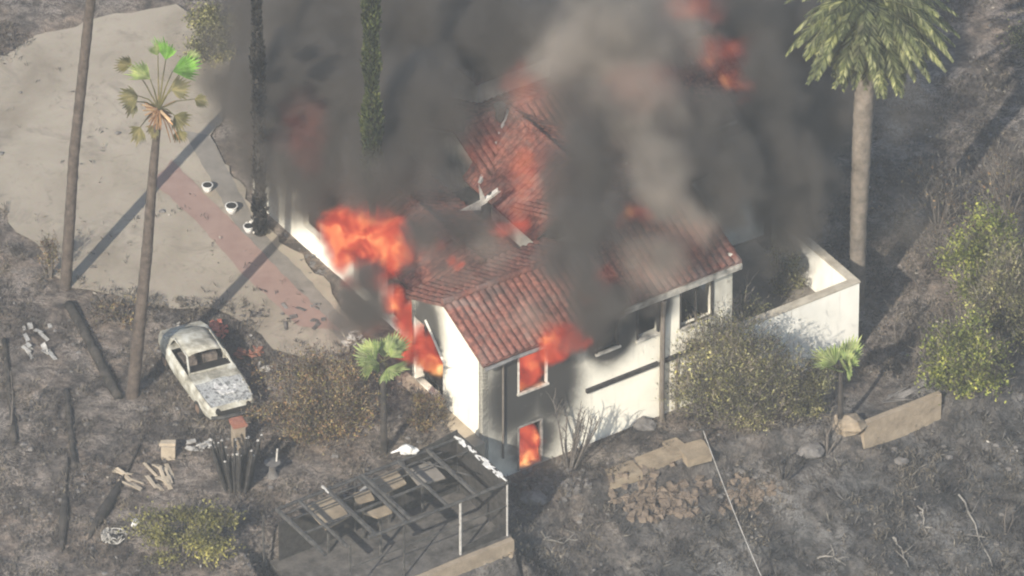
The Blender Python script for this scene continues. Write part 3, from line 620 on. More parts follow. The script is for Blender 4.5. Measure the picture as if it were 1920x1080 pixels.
make_volume('smoke', PALE, .22, smoke_mat('pale beige smoke', (.66, .57, .47), .75), 'paler beige smoke drifting between the dark smoke columns', 'smoke', nscale=.5, namp=2.9, cut=.06, gain=1.0, wisp=.8, detail=5.0)
FM = flame_mat('flame', 4.6, 1.0); FG = flame_mat('glow', .26, 1.0)
F1 = [pf(648, 435, 4.9, 1.15, 1.5), pf(732, 450, 5.1, 1.05, 1.5), pf(690, 415, 5.0, .85, 1.1), pf(640, 480, 4.4, .7, .9), pf(740, 490, 4.8, .75, 1.1), pf(690, 470, 4.8, .8, .9), pf(660, 530, 4.2, .55, .6),
      pf(735, 560, 4.2, .65, 1), pf(768, 600, 4.0, .75, 1.2), pf(800, 640, 3.6, .75, 1.3), pf(760, 645, 3.3, .6, 1.1), pf(818, 680, 3.0, .5, 1.5), pf(700, 530, 4.4, .6, .7), pf(790, 660, 3.0, .5, 1.2)]
kw = dict(nscale=.95, namp=1.1, cut=.12, gain=.85, wisp=.6, pad=.5)
make_volume('flames', F1, .06, FM, 'big ball of orange flame bursting from the left side opening of the house', 'fire', **kw)
F2 = [pv(985, 700, .3, (.6, .5, .9), 1.6), pv(1005, 690, .1, (.5, .4, .8), 1.4), pv(1000, 670, -.25, .5, 1.2), pv(1035, 650, -.6, .7, 1.0), pv(1070, 635, -.8, .7, .7), pv(1040, 620, -.7, .5, .5)]
make_volume('flames', F2, .05, FM, 'orange flames leaning out of the upper front window', 'fire', **kw)
F3 = [pv(990, 820, .35, (.6, .5, .8), 1.6), pv(990, 865, .25, (.6, .45, .6), 1.6), pv(985, 850, .6, (.6, .5, .8), 1.2)]
hot = flame_mat('bright flame', 3.0, 1.0); rr_ = [n_ for n_ in hot.node_tree.nodes if n_.type == 'VALTORGB'][0]
for e_, c_ in zip(rr_.color_ramp.elements, ((.5, .10, .03), (.62, .17, .05), (.8, .36, .10), (1.0, .65, .25))): e_.color = rgba(c_)
HOT = [pv(985, 722, .12, (.42, .3, .32), 1.6), pv(1012, 722, .1, (.3, .3, .28), 1.4), pv(985, 868, .2, (.4, .3, .35), 1.5), pv(1000, 850, .2, (.3, .3, .3), .9), pf(820, 690, 2.9, .42, 1.4), pf(800, 675, 2.9, .35, 1.0)]
make_volume('flames', HOT, .05, hot, 'bright yellow orange bases of the flames in the burning openings', 'fire', **kw)
make_volume('flames', F3, .05, FM, 'orange flames filling the lower front window', 'fire', **kw)
F4 = [pf(835, 465, 6.5, .26, 1.2), pf(850, 482, 6.4, .26, 1.2), pf(865, 498, 6.3, .25, 1.2), pf(945, 435, 7.0, .45, .6), pf(975, 425, 7.0, .5, .5)]
make_volume('flames', F4, .06, FM, 'narrow tongue of flame on the roof above the gable', 'fire', **kw)
F5 = [pf(1195, 415, 9.2, .65, 1.2), pf(1385, 160, 9.4, .6, 1.7), pf(1350, 100, 9.5, (1.3, 1.0, .8), 1.0), pf(1130, 525, 7.8, (.6, .6, .8), .6), pf(575, 255, 8.8, (1.3, 2.6, 1.8), .3), pf(1300, 10, 11, (1.6, 1.2, .8), .8),
      pf(965, 410, 8.4, (.9, 1.2, 1.2), .9), pf(985, 320, 9.0, (.9, 1.6, 1.6), 1.0), pf(985, 165, 9.8, (1.2, 1.2, 1.0), .8), pf(1290, 450, 7.8, (1.6, 1.2, .8), .35), pf(920, 270, 8.8, 1.2, .35), pf(690, 600, 5.2, .9, .5), pf(1200, 160, 10.6, (2.2, 1.8, 1.2), .3), pf(1040, 630, 6.4, (1.3, .8, .7), .5)]
kw = dict(nscale=.75, namp=2.2, cut=.1, gain=1.0, wisp=.6, pad=.7)
make_volume('flames', F5, .1, FG, 'faint orange fire glowing through the smoke above the far roofs', 'fire', **kw)


# ------------------------------------------------------------------ plants
def bush(name, base, rx, ry, rz, nleaf, lm, label, cat='shrub', group=None, size=.11, stems=14, twig=.5, lift=.55, clumps=26, twigm=None, stemm=None):
    root = empty(name, base, 0, label=label, cat=cat, group=group)
    cc = []
    st = MB()
    for k in range(clumps):
        a = rnd.uniform(0, 2*math.pi); r = math.sqrt(rnd.random()); z = rnd.uniform(-.75, 1)
        f = math.sqrt(max(.05, 1-z*z*.85))*rnd.uniform(.75, 1.25); cc.append(Vector((rx*r*f*math.cos(a), ry*r*f*math.sin(a), rz*lift*1.6+rz*z*.85*rnd.uniform(.8, 1.2))))
    for k in range(stems):
        c = cc[k % len(cc)]; p1 = Vector((c.x*.15, c.y*.15, 0)); mid = p1.lerp(c, .5)+Vector((rnd.uniform(-.12, .12), rnd.uniform(-.12, .12), .1))
        st.tube([p1+Vector((0, 0, -.15)), mid, c], [.035, .025, .01], 5, False)
    st.build('stem', stemm or M['bark'], root)
    cs = np.array([tuple(c) for c in cc]); ci = rng.integers(0, len(cs), nleaf); sc = rng.uniform(.09, .28, len(cs))
    p = cs[ci]+rng.normal(size=(nleaf, 3))*(sc[ci][:, None]*np.array([rx, ry, rz])*.9)
    p[:, 2] = np.maximum(p[:, 2], .03)
    fastmesh('crown', leaf_quads(p, size, size*.55), 4, lm, root)
    if twig:
        n = int(nleaf*twig*.35); ci = rng.integers(0, len(cs), n); p = cs[ci]+rng.normal(size=(n, 3))*(sc[ci][:, None]*np.array([rx, ry, rz])*1.05)
        d = unit(n)*.7+np.array([0, 0, .5])+p/np.linalg.norm(p, axis=1, keepdims=True)*.6
        d /= np.linalg.norm(d, axis=1, keepdims=True); fastmesh('twigs', leaf_quads(p, size*3.4, .016, d), 4, twigm or L['twig'], root)
    return root
def T(px, py): return PT(px, py)
bush('dry_shrub', T(600, 805), 1.75, 1.5, 1.35, 10500, L['dry'], 'large brown scorched shrub between the burnt car and the house', size=.09, clumps=48, twig=1.4)
bush('dry_shrub', T(800, 790), .6, .6, .55, 2500, L['dry'], 'small scorched shrub against the foot of the gable wall', size=.08, twig=1)
bush('orange_tree', W(8.75, -1.15, -.1), 2.2, 1.05, 1.95, 14500, L['olive'], 'large grey green fruit tree with scorched twigs in front of the right facade', 'tree', size=.09, clumps=64, twig=2.8, lift=.58, stems=40)
bush('green_shrub', T(1520, 770), .95, .8, .9, 4500, L['olive'], 'small olive shrub between the fruit tree and the fan palm', size=.09, twig=1)
bush('yellow_shrub', T(345, 1040), 1.45, 1.1, .85, 5200, L['yellow'], 'low yellow green shrub at the bottom left edge', size=.12, twig=.6)
bush('green_tree', T(1838, 560), 1.2, 1.1, 1.35, 10000, L['green'], 'tall bright green tree on the right slope', 'tree', size=.13, clumps=30, twig=1.0, lift=.75)
bush('green_tree', T(1806, 735), 1.15, .9, 1.45, 9500, L['green'], 'rounded yellow green tree just above the short block wall', 'tree', size=.13, clumps=30, twig=1.0)
bush('green_tree', T(1900, 640), 1.2, 1.2, 1.6, 7000, L['olive'], 'dull olive tree cut by the right edge', 'tree', size=.12, twig=2, clumps=34)
bush('green_shrub', T(395, 110), 1.1, .9, 1.1, 5000, L['olive'], 'green shrub at the far edge of the driveway by the smoke', size=.11)
bush('green_shrub', T(95, 520), .35, .3, .9, 700, L['dry'], 'thin shrub at the foot of the leftmost palm', size=.08, twig=1)
bush('bare_shrub', T(1760, 420), 1.6, 1.4, 1.1, 200, L['dry'], 'leafless grey brush behind the tall green tree', size=.11, twig=22, clumps=30)
bush('bare_shrub', T(1890, 400), 1.4, 1.2, 1.2, 300, L['dry'], 'leafless pale brush at the upper right edge', size=.11, twig=14, clumps=30)
bush('bare_shrub', T(230, 600), 1.0, .6, .4, 500, L['dry'], 'low scorched brush along the near edge of the driveway', size=.09, twig=2)
bush('green_tree', T(1945, 110), .9, .9, 1.0, 1800, L['olive'], 'pale green treetop in the upper right corner', 'tree', size=.11)
# courtyard plant behind the annex wall
cpt = W(10.8, 1.0, .9); bush('courtyard_shrub', cpt, .7, .4, 1.0, 1400, L['olive'], 'dark leafy shrub growing inside the roofless courtyard', size=.08, twig=1)
cpt = W(13.3, 2.6, .9); bush('courtyard_shrub', cpt, .7, .6, 1.0, 1500, L['olive'], 'pale tipped shrub in the back corner of the courtyard', size=.08, twig=1)
# fruits / pale blossoms on the fruit tree
n = 260; p = unit(n)*np.array([2.1, 1.0, 1.7])*rng.uniform(.5, 1.0, (n, 1)); p[:, 2] = p[:, 2]*.9+1.9
root = [o for o in bpy.data.objects if o.get('label', '').startswith('large grey green fruit')][0]
fastmesh('fruit', leaf_quads(p, .10, .10), 4, L['cream'], root)

def palm_trunk(root, pts, r0, r1, mat, rings=True):
    m = MB(); n = 60; pv_ = [Vector(p) for p in pts]
    def at(t):
        k = t*(len(pv_)-1); i = min(int(k), len(pv_)-2); return pv_[i].lerp(pv_[i+1], k-i)
    P_ = []; Rr = []
    for i in range(n+1):
        t = i/n; P_.append(at(t)); Rr.append((r0+(r1-r0)*t)*(1+(.05 if rings and i % 2 else 0)+rnd.uniform(-.03, .03)))
    m.tube(P_, Rr, 12); return m.build('trunk', mat, root, True)
def frond(length, droop, az, el, nl=40, lw_=.035, ll=.5):
    """pinnate frond: returns leaflet array; local origin at its base"""
    d = Vector((math.cos(az)*math.cos(el), math.sin(az)*math.cos(el), math.sin(el))); p = Vector((0, 0, 0)); pts = [p.copy()]; step = length/12
    for i in range(12):
        d = (d+Vector((0, 0, -droop/12))).normalized(); p = p+d*step; pts.append(p.copy())
    L_ = []
    for i in range(nl):
        t = .12+.88*i/nl; k = t*12; j = min(int(k), 11); q = pts[j].lerp(pts[j+1], k-j); tg = (pts[j+1]-pts[j]).normalized()
        sd = tg.cross(Vector((0, 0, 1)));
        if sd.length < .05: sd = Vector((math.sin(az), -math.cos(az), 0))
        sd.normalize(); l = ll*(math.sin(math.pi*min(1, .25+t*.72)))+.06
        for s in (-1, 1):
            dd = (sd*s*.62+tg*.85+Vector((0, 0, -.25+rnd.uniform(-.15, .15)))).normalized(); w = dd.cross(Vector((rnd.uniform(-.4, .4), rnd.uniform(-.4, .4), 1))).normalized()*lw_
            L_.append([q, q+dd*l*.45+w, q+dd*l, q+dd*l*.45-w])
    return pts, L_
def date_palm():
    base = P(1600, 560, 0); base.z = hz(base.x, base.y); top = base+Vector((.14, .0, 0)); 
    H = 11.6
    base = base+Vector((.12, 0, 0)); root = empty('palm_tree', base, 0, label='tall thick palm with full drooping green crown behind the courtyard wall', cat='palm tree')
    tt = Vector((.18, 0, H))
    palm_trunk(root, [(0, 0, -.2), (.0, 0, 3.5), (.06, 0, 6.8), tt], .24, .34, M['trunk_pale'])
    m = MB()
    for k in range(26):
        a = rnd.uniform(0, 6.28); z = H-.1-rnd.uniform(0, .9); r = .31
        m.box(Vector((.16+math.cos(a)*r, math.sin(a)*r, z)), (.05, .12, .4), Euler((rnd.uniform(-.3, .3), .35, a)).to_matrix())
    m.build('boots', M['trunk_pale'], root)
    allL = []; stalk = MB(); q = tt+Vector((0, 0, .35))
    for k in range(125):
        az = rnd.uniform(0, 2*math.pi); e = -0.95+2.1*(k/125)**.9; l = rnd.uniform(2.7, 3.6)*(1 if e > -.2 else .85)
        pts, LL = frond(l, 1.5 if e > 0 else .9, az, e, 34, .034, .55); allL += [[x+q for x in r_] for r_ in LL]; stalk.tube([p_+q for p_ in pts], [.028]*6+[.015]*7, 4, False)
    stalk.build('frond_stalks', L['frond'], root); fastmesh('fronds', np.array([[tuple(v) for v in r_] for r_ in allL]), 4, L['frond'], root)
date_palm()
def fan_leaf(m, c, d, up, r, spread=2.6, n=13, cup=.25):
    """a fan palm leaf: blades radiating from c, d main direction"""
    up = Vector((rnd.uniform(-.7, .7), -.8, .6+rnd.uniform(-.6, .6)))
    d = Vector(d).normalized(); s = d.cross(Vector(up)).normalized(); nn = s.cross(d)
    for i in range(n):
        a = -spread/2+spread*i/(n-1); b = spread/(n-1)*.8; rr = r*(1-.25*abs(a)/(spread/2))*rnd.uniform(.8, 1.05)
        def q(ang, k, z=0): return Vector(c)+(d*math.cos(ang)+s*math.sin(ang))*k+nn*(cup*k*k/r+z)
        m.add([Vector(c), q(a-b, rr*.6, -.01), q(a, rr), q(a+b, rr*.6, .02)], [(0, 1, 2, 3)])
def fan_palm_tall():
    base = T(247, 742); top = P(300, 200, 0); H = 10.9
    # lean found from the top pixel at height H
    tp = P(298, 205, base.z+H); root = empty('palm_tree', base, 0, label='slender palm with green fan leaves above burnt hanging ones, before the driveway', cat='palm tree')
    tt = tp-base
    palm_trunk(root, [(0, 0, -.2), tt*.5+Vector((.05, 0, 0)), tt*.8, tt], .21, .1, M['trunk'])
    def loc(px, py, dy=0): p = P(px, py, base.z+tt.z)-base; k = (p.y-tt.y); return Vector((p.x, tt.y+dy+rnd.uniform(-.15, .15), tt.z+k*math.tan(PITCH)+0*dy))
    stalk = MB(); KS = 1.35
    spec = [(318, 98, (.05, 0, 1), .85, 'fan', 0), (352, 128, (1, 0, .35), .85, 'fan', 0), (268, 138, (-.8, 0, .75), .8, 'fanpale', 0), (238, 122, (-1, 0, .3), .5, 'fandead', 0), (298, 100, (-.3, 0, 1), .5, 'fanpale', 0),
            (245, 182, (-1, 0, -.3), .55, 'fandead', 0), (248, 200, (-.2, 0, -1), .45, 'fandead', 0), (258, 246, (-.2, 0, -1), .55, 'fandead', 0), (335, 228, (.6, 0, -.9), .55, 'fandead', 0), (287, 243, (-.1, 0, -1), .4, 'fandead', 0),
            (378, 185, (1, 0, -.2), .4, 'fandead', 0), (366, 112, (.6, .1, .9), .45, 'fanpale', 0), (340, 165, (.9, .2, .1), .55, 'fandead', 0), (335, 255, (.3, 0, -1), .4, 'fandead', 0)]
    for (px, py, d, r, mt, up) in spec:
        c = loc(px, py); c2 = c-Vector(d).normalized()*r*.5; stalk.tube([tt, tt.lerp(c2, .5)+Vector((0, 0, .12)), c2], [.03, .022, .015], 5)
        m = MB(); fan_leaf(m, c2, d, up, r*(1.35 if mt != 'fandead' else 1.3), 1.25 if mt != 'fandead' else 2.0, 11); m.build('fan_leaf', L[mt], root)
    stalk.build('leaf_stalks', L['fandead'], root)
    m = MB()
    for k in range(46):
        a = rnd.uniform(0, 6.28); e = rnd.uniform(-1.3, .4); dd = Vector((math.cos(a)*math.cos(e), math.sin(a)*math.cos(e), math.sin(e))); p = tt+dd*.08
        m.tube([p, p+dd*rnd.uniform(.2, .62)], [.055, .02], 4)
    for k in range(3):
        m.tube([tt, tt+Vector((.2+.1*k, -.1, -.5)), tt+Vector((.35+.15*k, -.1, -1.2))], [.025, .02, .01], 4)
    m.build('husk', L['husk'], root)
fan_palm_tall()
def bare_palm():
    base = T(122, 540); base.z -= .1; tp = P(190, -190, base.z+14.6); tt = tp-base
    root = empty('palm_tree', base, 0, label='leftmost tall palm, its bare grey trunk rising out of the top of the frame', cat='palm tree')
    palm_trunk(root, [(0, 0, -.1), tt*.35+Vector((-.12, 0, 0)), tt*.7+Vector((-.05, 0, 0)), tt], .18, .14, M['trunk'])
    LL = []
    for k in range(36):
        pts, l = frond(1.7, 1.2, rnd.uniform(0, 6.28), -.5+1.6*k/36, 20, .04, .35); LL += [[x+tt for x in r_] for r_ in l]
    fastmesh('fronds', np.array([[tuple(v) for v in r_] for r_ in LL]), 4, L['frond'], root)
bare_palm()
def small_palm(base, H, R_, mt, label, nl=9, lean=(0, 0), stem=.12):
    root = empty('fan_palm', base, 0, label=label, cat='palm tree'); tt = Vector((lean[0], lean[1], H))
    m = MB(); m.tube([(0, 0, -.2), tt*.5, tt], [stem, stem*.8, stem*.7], 8); m.build('trunk', M['trunk_dark'], root)
    st = MB()
    for k in range(nl):
        a = 6.28*k/nl+rnd.uniform(-.3, .3); e = rnd.uniform(-.5, 1.1); d = Vector((math.cos(a)*math.cos(e), math.sin(a)*math.cos(e), math.sin(e))); c = tt+d*R_*.3
        st.tube([tt, c], [.02, .012], 4); m = MB(); fan_leaf(m, c, d+Vector((0, 0, .35)), 0, R_*rnd.uniform(.6, 1.05), rnd.uniform(1.3, 2.2), 12); m.build('fan_leaf', L[mt], root)
    st.build('leaf_stalks', L['fandead'], root); return root
small_palm(T(720, 850), 3.6, .95, 'fanpale', 'small fan palm with green crown and black trunk left of the gable wall', 10)
small_palm(T(1575, 800), 2.2, .95, 'fanpale', 'small fan palm with upright green leaves at the corner of the courtyard wall', 9, (0, .1), .1)
def cypress(base, H, r, lm, label, nleaf, trunkr=.13, bare=.0):
    root = empty('cypress_tree', base, 0, label=label, cat='tree'); m = MB()
    m.tube([(0, 0, -.2), (0, 0, H*.5), (0, 0, H)], [trunkr, trunkr*.8, .03], 8); m.build('trunk', M['trunk_dark'], root)
    z = rng.uniform(bare*H, H, nleaf); w = r*np.sqrt(np.clip((H-z)/H*3, 0, 1))*(.8+.35*np.sin(z*2.1)*np.sin(z*.9+1)); a = rng.uniform(0, 2*np.pi, nleaf); q = np.sqrt(rng.uniform(0, 1, nleaf))
    p = np.stack([w*q*np.cos(a), w*q*np.sin(a), z], 1); d = np.stack([np.cos(a)*.4, np.sin(a)*.4, np.ones(nleaf)], 1)+unit(nleaf)*.4; d /= np.linalg.norm(d, axis=1, keepdims=True)
    fastmesh('crown', leaf_quads(p, .2, .08, d), 4, lm, root); return root
cypress(P(488, 440, 2.0), 11.5, .2, L['char'], 'charred thin cypress at the edge of the walkway beside the smoke', 5200, .16)
b1 = W(.2, 8.2, 2.0); bb = P(700, 560, 2.0); cypress(bb, 13.5, .34, L['cypress'], 'tall narrow green cypress wrapped in smoke above the fireball', 6500, .13, .28)
# bare stems
def stems(name, base, spec, label, cat, mat, group=None):
    root = empty(name, base, 0, label=label, cat=cat, group=group); m = MB(); tw_ = MB()
    for (dx, dy, h, r) in spec:
        p = Vector((dx*.12, dy*.12, -.1)); e = Vector((dx, dy, h)); md = p.lerp(e, .55)+Vector((rnd.uniform(-.1, .1), rnd.uniform(-.1, .1), 0)); m.tube([p, md, e], [r, r*.75, r*.3], 6)
        for k in range(9):
            t = rnd.uniform(.3, 1); q = p.lerp(md, t/.55) if t < .55 else md.lerp(e, (t-.55)/.45); d = Vector((rnd.uniform(-.6, .6), rnd.uniform(-.5, .5), rnd.uniform(.3, .9)))*rnd.uniform(.3, .75)
            tw_.tube([q, q+d*.5+Vector((0, 0, .06)), q+d], [r*.35, r*.25, .006], 4, False)
    m.build('stem', mat, root); tw_.build('twigs', mat, root); return root
stems('bare_bush', W(2.75, -.75, .1), [(rnd.uniform(-.75, 1.0), rnd.uniform(-.5, .3), rnd.uniform(1.6, 3.1), .035) for _ in range(15)], 'leafless charred bush against the front wall right of the burning windows', 'shrub', M['bark'])
stems('bare_bush', W(10.2, .8, .9), [(rnd.uniform(-.5, .7), rnd.uniform(-.3, .3), rnd.uniform(1.8, 3.2), .022) for _ in range(8)], 'thin pale bare stems rising from the courtyard', 'shrub', L['twig'])
stems('bare_bush', W(7.9, -.7, -.1), [(rnd.uniform(-.6, .5), rnd.uniform(-.3, .3), rnd.uniform(1.2, 2.4), .03) for _ in range(8)], 'dark bare stems beside the brown downpipe', 'shrub', M['bark'])
stems('bare_tree', T(1548, 850), [(.25, .0, 1.3, .05), (-.2, .2, .9, .03), (.4, .1, 1.0, .03)], 'forked dead sapling on the slope under the small fan palm', 'tree', M['bark'])
stems('bare_tree', T(1470, 900), [(-.25, .1, .75, .04), (.3, 0, .8, .04), (.05, .1, 1.0, .03)], 'blackened forked stump on the dark slope', 'tree', M['char'])
for (px, py, h, lab) in ((1680, 650, 1.6, 'thin dead stake standing right of the courtyard wall'), (20, 800, 2.2, 'dark bare stick at the left edge'), (1885, 1000, 1.2, 'pale dead stalk low on the right slope')):
    stems('dead_sapling', T(px, py), [(.05, 0, h, .03), (.25, .1, h*.6, .02)], lab, 'tree', M['bark'])

# black burnt yucca clump by the brick post
def yucca():
    b = T(445, 915); root = empty('burnt_yucca', b, 0, label='clump of tall black burnt cactus stems with ash white tips behind the brick post', cat='plant'); m = MB(); w = MB()
    for k in range(38):
        a = rnd.uniform(0, 6.28); r = rnd.uniform(0, .75); x, y = r*math.cos(a), r*.6*math.sin(a); h = rnd.uniform(1.1, 2.0); tx, ty = x*1.35, y*1.2
        m.tube([(x*.6, y*.6, -.1), (x, y, h*.5), (tx, ty, h)], [.06, .055, .03], 6)
        if rnd.random() < .6: w.rock((tx, ty, h), rnd.uniform(.03, .06), (1, 1, .6), k)
    m.build('stem', M['char'], root); w.build('ash_tip', M['scrap'], root)
yucca()
# fallen black trunks and spindle shaped burnt cypresses lying on the slope
def fallen(px0, py0, px1, py1, r, label, spind=False, z=.1):
    a, b = T(px0, py0), T(px1, py1); n = 14; m = MB(); pts = []; rr = []
    for i in range(n+1):
        t = i/n; p = a.lerp(b, t); p.z = hz(p.x, p.y)+z*.6; pts.append(p)
        rr.append(r*(rnd.uniform(.9, 1.1)) if not spind else (max(.02, r*(.22 if t < .35 else .22+.78*math.sin(math.pi*min(1, (t-.35)/.65))**.8))))
    m.tube(pts, rr, 9); o = m.build('fallen_trunk', M['trunk_dark'], None, True); tag(o, label, 'fallen trunk', 'charred trunks lying on the ground'); return o
fallen(130, 575, 222, 748, .17, 'thick black trunk lying below the driveway at the left')
fallen(262, 838, 168, 1012, .19, 'spindle shaped black trunk lying left of the low yellow shrub', True)
fallen(128, 860, 116, 1035, .15, 'spindle shaped dark trunk lying nearest the bottom left corner', True)
fallen(8, 640, 28, 830, .09, 'thin dark log lying at the left edge')
fallen(125, 735, 140, 880, .10, 'dark log lying below the thick black trunk')

# ------------------------------------------------------------------ burnt car
def burnt_car():
    c = T(387, 722); c.z = hz(c.x, c.y)+.02; root = empty('burnt_car', c, R(-66.5), label='burnt out coupe, pale bare metal with empty windows, parked below the driveway', cat='car')
    # profile stations along x (front +): x, halfwidth, z_bottom, z_belt
    st = [(-2.25, .55, .42, .72), (-2.12, .74, .30, .86), (-1.7, .84, .25, .93), (-1.0, .87, .22, .92), (-.2, .87, .2, .88), (.6, .86, .2, .86), (1.2, .85, .22, .84), (1.8, .82, .25, .79), (2.12, .76, .3, .72), (2.25, .62, .36, .62)]
    m = MB(); ring = []
    for (x, w, zb, zt) in st:
        r = [(x, -w*.92, zb), (x, -w, zb+(zt-zb)*.35), (x, -w*.99, zb+(zt-zb)*.75), (x, -w*.9, zt), (x, w*.9, zt), (x, w*.99, zb+(zt-zb)*.75), (x, w, zb+(zt-zb)*.35), (x, w*.92, zb)]
        ring.append(r); m.v += r
    n = 8
    for i in range(len(st)-1):
        for j in range(n):
            if j == 3 and (-1.3 < (st[i][0]+st[i+1][0])/2 < .3 or (st[i][0]+st[i+1][0])/2 > .8 and st[i+1][0] < 2.2): continue   # open cabin, open bonnet
            m.f.append((i*n+j, i*n+(j+1) % n, (i+1)*n+(j+1) % n, (i+1)*n+j))
    m.f.append(tuple(range(8))[::-1]); m.f.append(tuple((len(st)-1)*n+j for j in range(8)))
    body = m.build('body', M['carpaint'], root)
    sol = body.modifiers.new('t', 'SOLIDIFY'); sol.thickness = .03
    # cabin floor and engine bay
    m = MB(); m.lohi((-1.6, -.78, .3), (.9, .78, .4)); m.box((-.7, .35, .6), (.5, .45, .35), jit=.08); m.box((-.7, -.35, .6), (.5, .45, .35), jit=.08); m.build('cabin_floor', M['carin'], root)
    m = MB()
    m.lohi((.95, -.74, .5), (2.12, .74, .64)); m.add([(.92, -.76, .86), (.92, .76, .86), (1.5, .77, .835), (1.5, 0, .80), (1.5, -.77, .835), (2.14, .68, .745), (2.14, 0, .73), (2.14, -.68, .745), (.92, 0, .88)], [(0, 8, 3, 4), (8, 1, 2, 3), (4, 3, 6, 7), (3, 2, 5, 6)])
    for k in range(46): m.box((rnd.uniform(1.05, 2.1), rnd.uniform(-.65, .65), rnd.uniform(.66, .76)), (rnd.uniform(.08, .3), rnd.uniform(.08, .3), rnd.uniform(.03, .08)), Euler((rnd.uniform(-.3, .3), rnd.uniform(-.3, .3), rnd.uniform(0, 3))).to_matrix(), .15)
    m.build('engine_bay', M['carhood'], root)
    m = MB()
    for k in range(15): m.box((rnd.uniform(1.1, 1.7), rnd.uniform(-.2, .72), rnd.uniform(.80, .83)), (rnd.uniform(.12, .3), rnd.uniform(.06, .2), .02), Euler((rnd.uniform(-.15, .15), rnd.uniform(-.2, .2), rnd.uniform(0, 3))).to_matrix(), .2)
    m.build('bonnet_remains', M['scrap2'], root)
    # roof: curved panel with fastback tail
    rs = [(-2.0, .66, .9), (-1.7, .66, 1.03), (-1.4, .63, 1.18), (-1.05, .60, 1.27), (-.5, .59, 1.30), (-.12, .60, 1.27)]
    m = MB(); k = 7
    for (x, w, z) in rs:
        for j in range(k): y = -w+2*w*j/(k-1); m.v.append((x, y, z-.09*abs(y/w)**3))
    for i in range(len(rs)-1):
        for j in range(k-1): m.f.append((i*k+j, (i+1)*k+j, (i+1)*k+j+1, i*k+j+1))
    rf_ = m.build('roof', M['carpaint'], root, True); sol = rf_.modifiers.new('t', 'SOLIDIFY'); sol.thickness = .035
    for s in (-1, 1):
        m = MB()
        m.tube([(-.12, s*.59, 1.2), (.5, s*.76, .85)], .035, 6)

        m.add([(-1.15, s*.60, 1.21), (-1.98, s*.64, .84), (-1.95, s*.78, .86), (-1.2, s*.80, .87)], [(0, 1, 2, 3)]); m.add([(-1.18, s*.57, 1.21), (-1.98, s*.60, .84), (-1.95, s*.74, .86), (-1.2, s*.77, .87)], [(3, 2, 1, 0)])
        m.tube([(-1.15, s*.6, 1.2), (-.12, s*.59, 1.2)], .025, 6)
        m.build('pillar', M['carpaint'], root)
    m = MB(); m.tube([(.42, -.74, .9), (.48, 0, .94), (.42, .74, .9)], .035, 6); m.box((.72, 0, .86), (.5, 1.56, .05), Euler((0, .06, 0)).to_matrix()); m.build('cowl', M['carpaint'], root)
    m = MB(); m.lohi((-.1, -.7, .42), (.4, .7, .80)); m.build('dashboard', M['inside'], root)
    m = MB(); m.box((2.27, 0, .52), (.06, 1.1, .2)); m.build('grille', M['inside'], root)
    m = MB(); m.tube([(2.24, -.75, .42), (2.36, -.4, .42), (2.38, .4, .42), (2.24, .75, .42)], .06, 7); m.build('front_bumper', M['darkmetal'], root)
    m = MB(); m.tube([(-2.2, -.7, .45), (-2.32, 0, .45), (-2.2, .7, .45)], .05, 7); m.build('rear_bumper', M['darkmetal'], root)
    for x in (-1.35, 1.4):
        for s in (-1, 1):
            wm = MB(); wm.tube([(x, s*.7, .26), (x, s*.89, .26)], [.26, .26], 16); w_ = wm.build('wheel', M['char'], root)
            rm = MB(); rm.tube([(x, s*.88, .26), (x, s*.90, .26)], [.17, .14], 12); rm.build('rim', M['rust'], w_)
    for s in (-1, 1):
        m = MB(); m.tube([(2.19, s*.52, .6), (2.29, s*.52, .6)], [.1, .09], 12); m.build('headlight', M['inside'], root)
burnt_car()

# ------------------------------------------------------------------ pergola / burnt enclosure
pg = empty('patio_frame', W(-5, -2, 1.0), HA, label='burnt metal patio frame over tan slabs above the tan block wall', cat='pergola')
def L_(u, v, z): return (u+5, v+2, z-1.0)
PZ = 3.1
def gl(px, py, z): p = P(px, py, z); a, b = uv(p); return a, b
m = MB()
U0, U1, V0, V1 = -8.1, -1.35, -3.45, -.65
for v in (V0, V1): m.tube([L_(U0+(1.6 if v == V0 else 0), v, PZ), L_(-5, v, PZ+rnd.uniform(-.03, .03)), L_(U1, v, PZ)], .06, 6)
for v in (V0+.0,): m.tube([L_(U0+1, v+.0, PZ-.9), L_(U1, v, PZ-.9)], .022, 5)
m.tube([L_(U0, V1-.35, PZ), L_(-2.2, V1-.35, PZ)], .03, 5)
m.build('long_rail', M['darkmetal'], pg)
m = MB()
for k, u in enumerate((U0, -7.3, -6.25, -5.1, -4.9, -3.55, -2.5, U1)): m.tube([L_(u, V0, PZ), L_(u+rnd.uniform(-.05, .05), V1, PZ)], .065 if k % 2 else .085, 6)
m.tube([L_(U0, -2.1, PZ-.05), L_(-3.2, -2.05, PZ-.05)], .05, 5); m.tube([L_(U0, -1.3, PZ-.04), L_(U1, -1.35, PZ-.04)], .03, 5); m.tube([L_(-3.0, V1-.35, PZ), L_(-2.1, V0+.9, PZ)], .03, 5)
m.build('cross_bar', M['darkmetal'], pg)
for k, (u, v) in enumerate(((U1, V0), (-3.1, V0), (-5.2, V0), (-7.2, V0), (U1, V1), (-5.2, V1), (-8.6, V1))):
    m = MB(); m.tube([L_(u, v, .7), L_(u, v, PZ)], .032 if k != 1 else .045, 6); m.build('post', M['metal'] if k < 2 else M['darkmetal'], pg)
m = MB()
m.add([L_(U1+.02, V0, .8), L_(U1+.02, V1, 1.2), L_(U1+.02, V1, PZ), L_(U1+.02, V0, PZ)], [(0, 1, 2, 3)]); m.add([L_(-3.3, V1+.02, 1.0), L_(U1, V1+.02, 1.0), L_(U1, V1+.02, PZ+.3), L_(-3.3, V1+.02, PZ)], [(0, 1, 2, 3)])
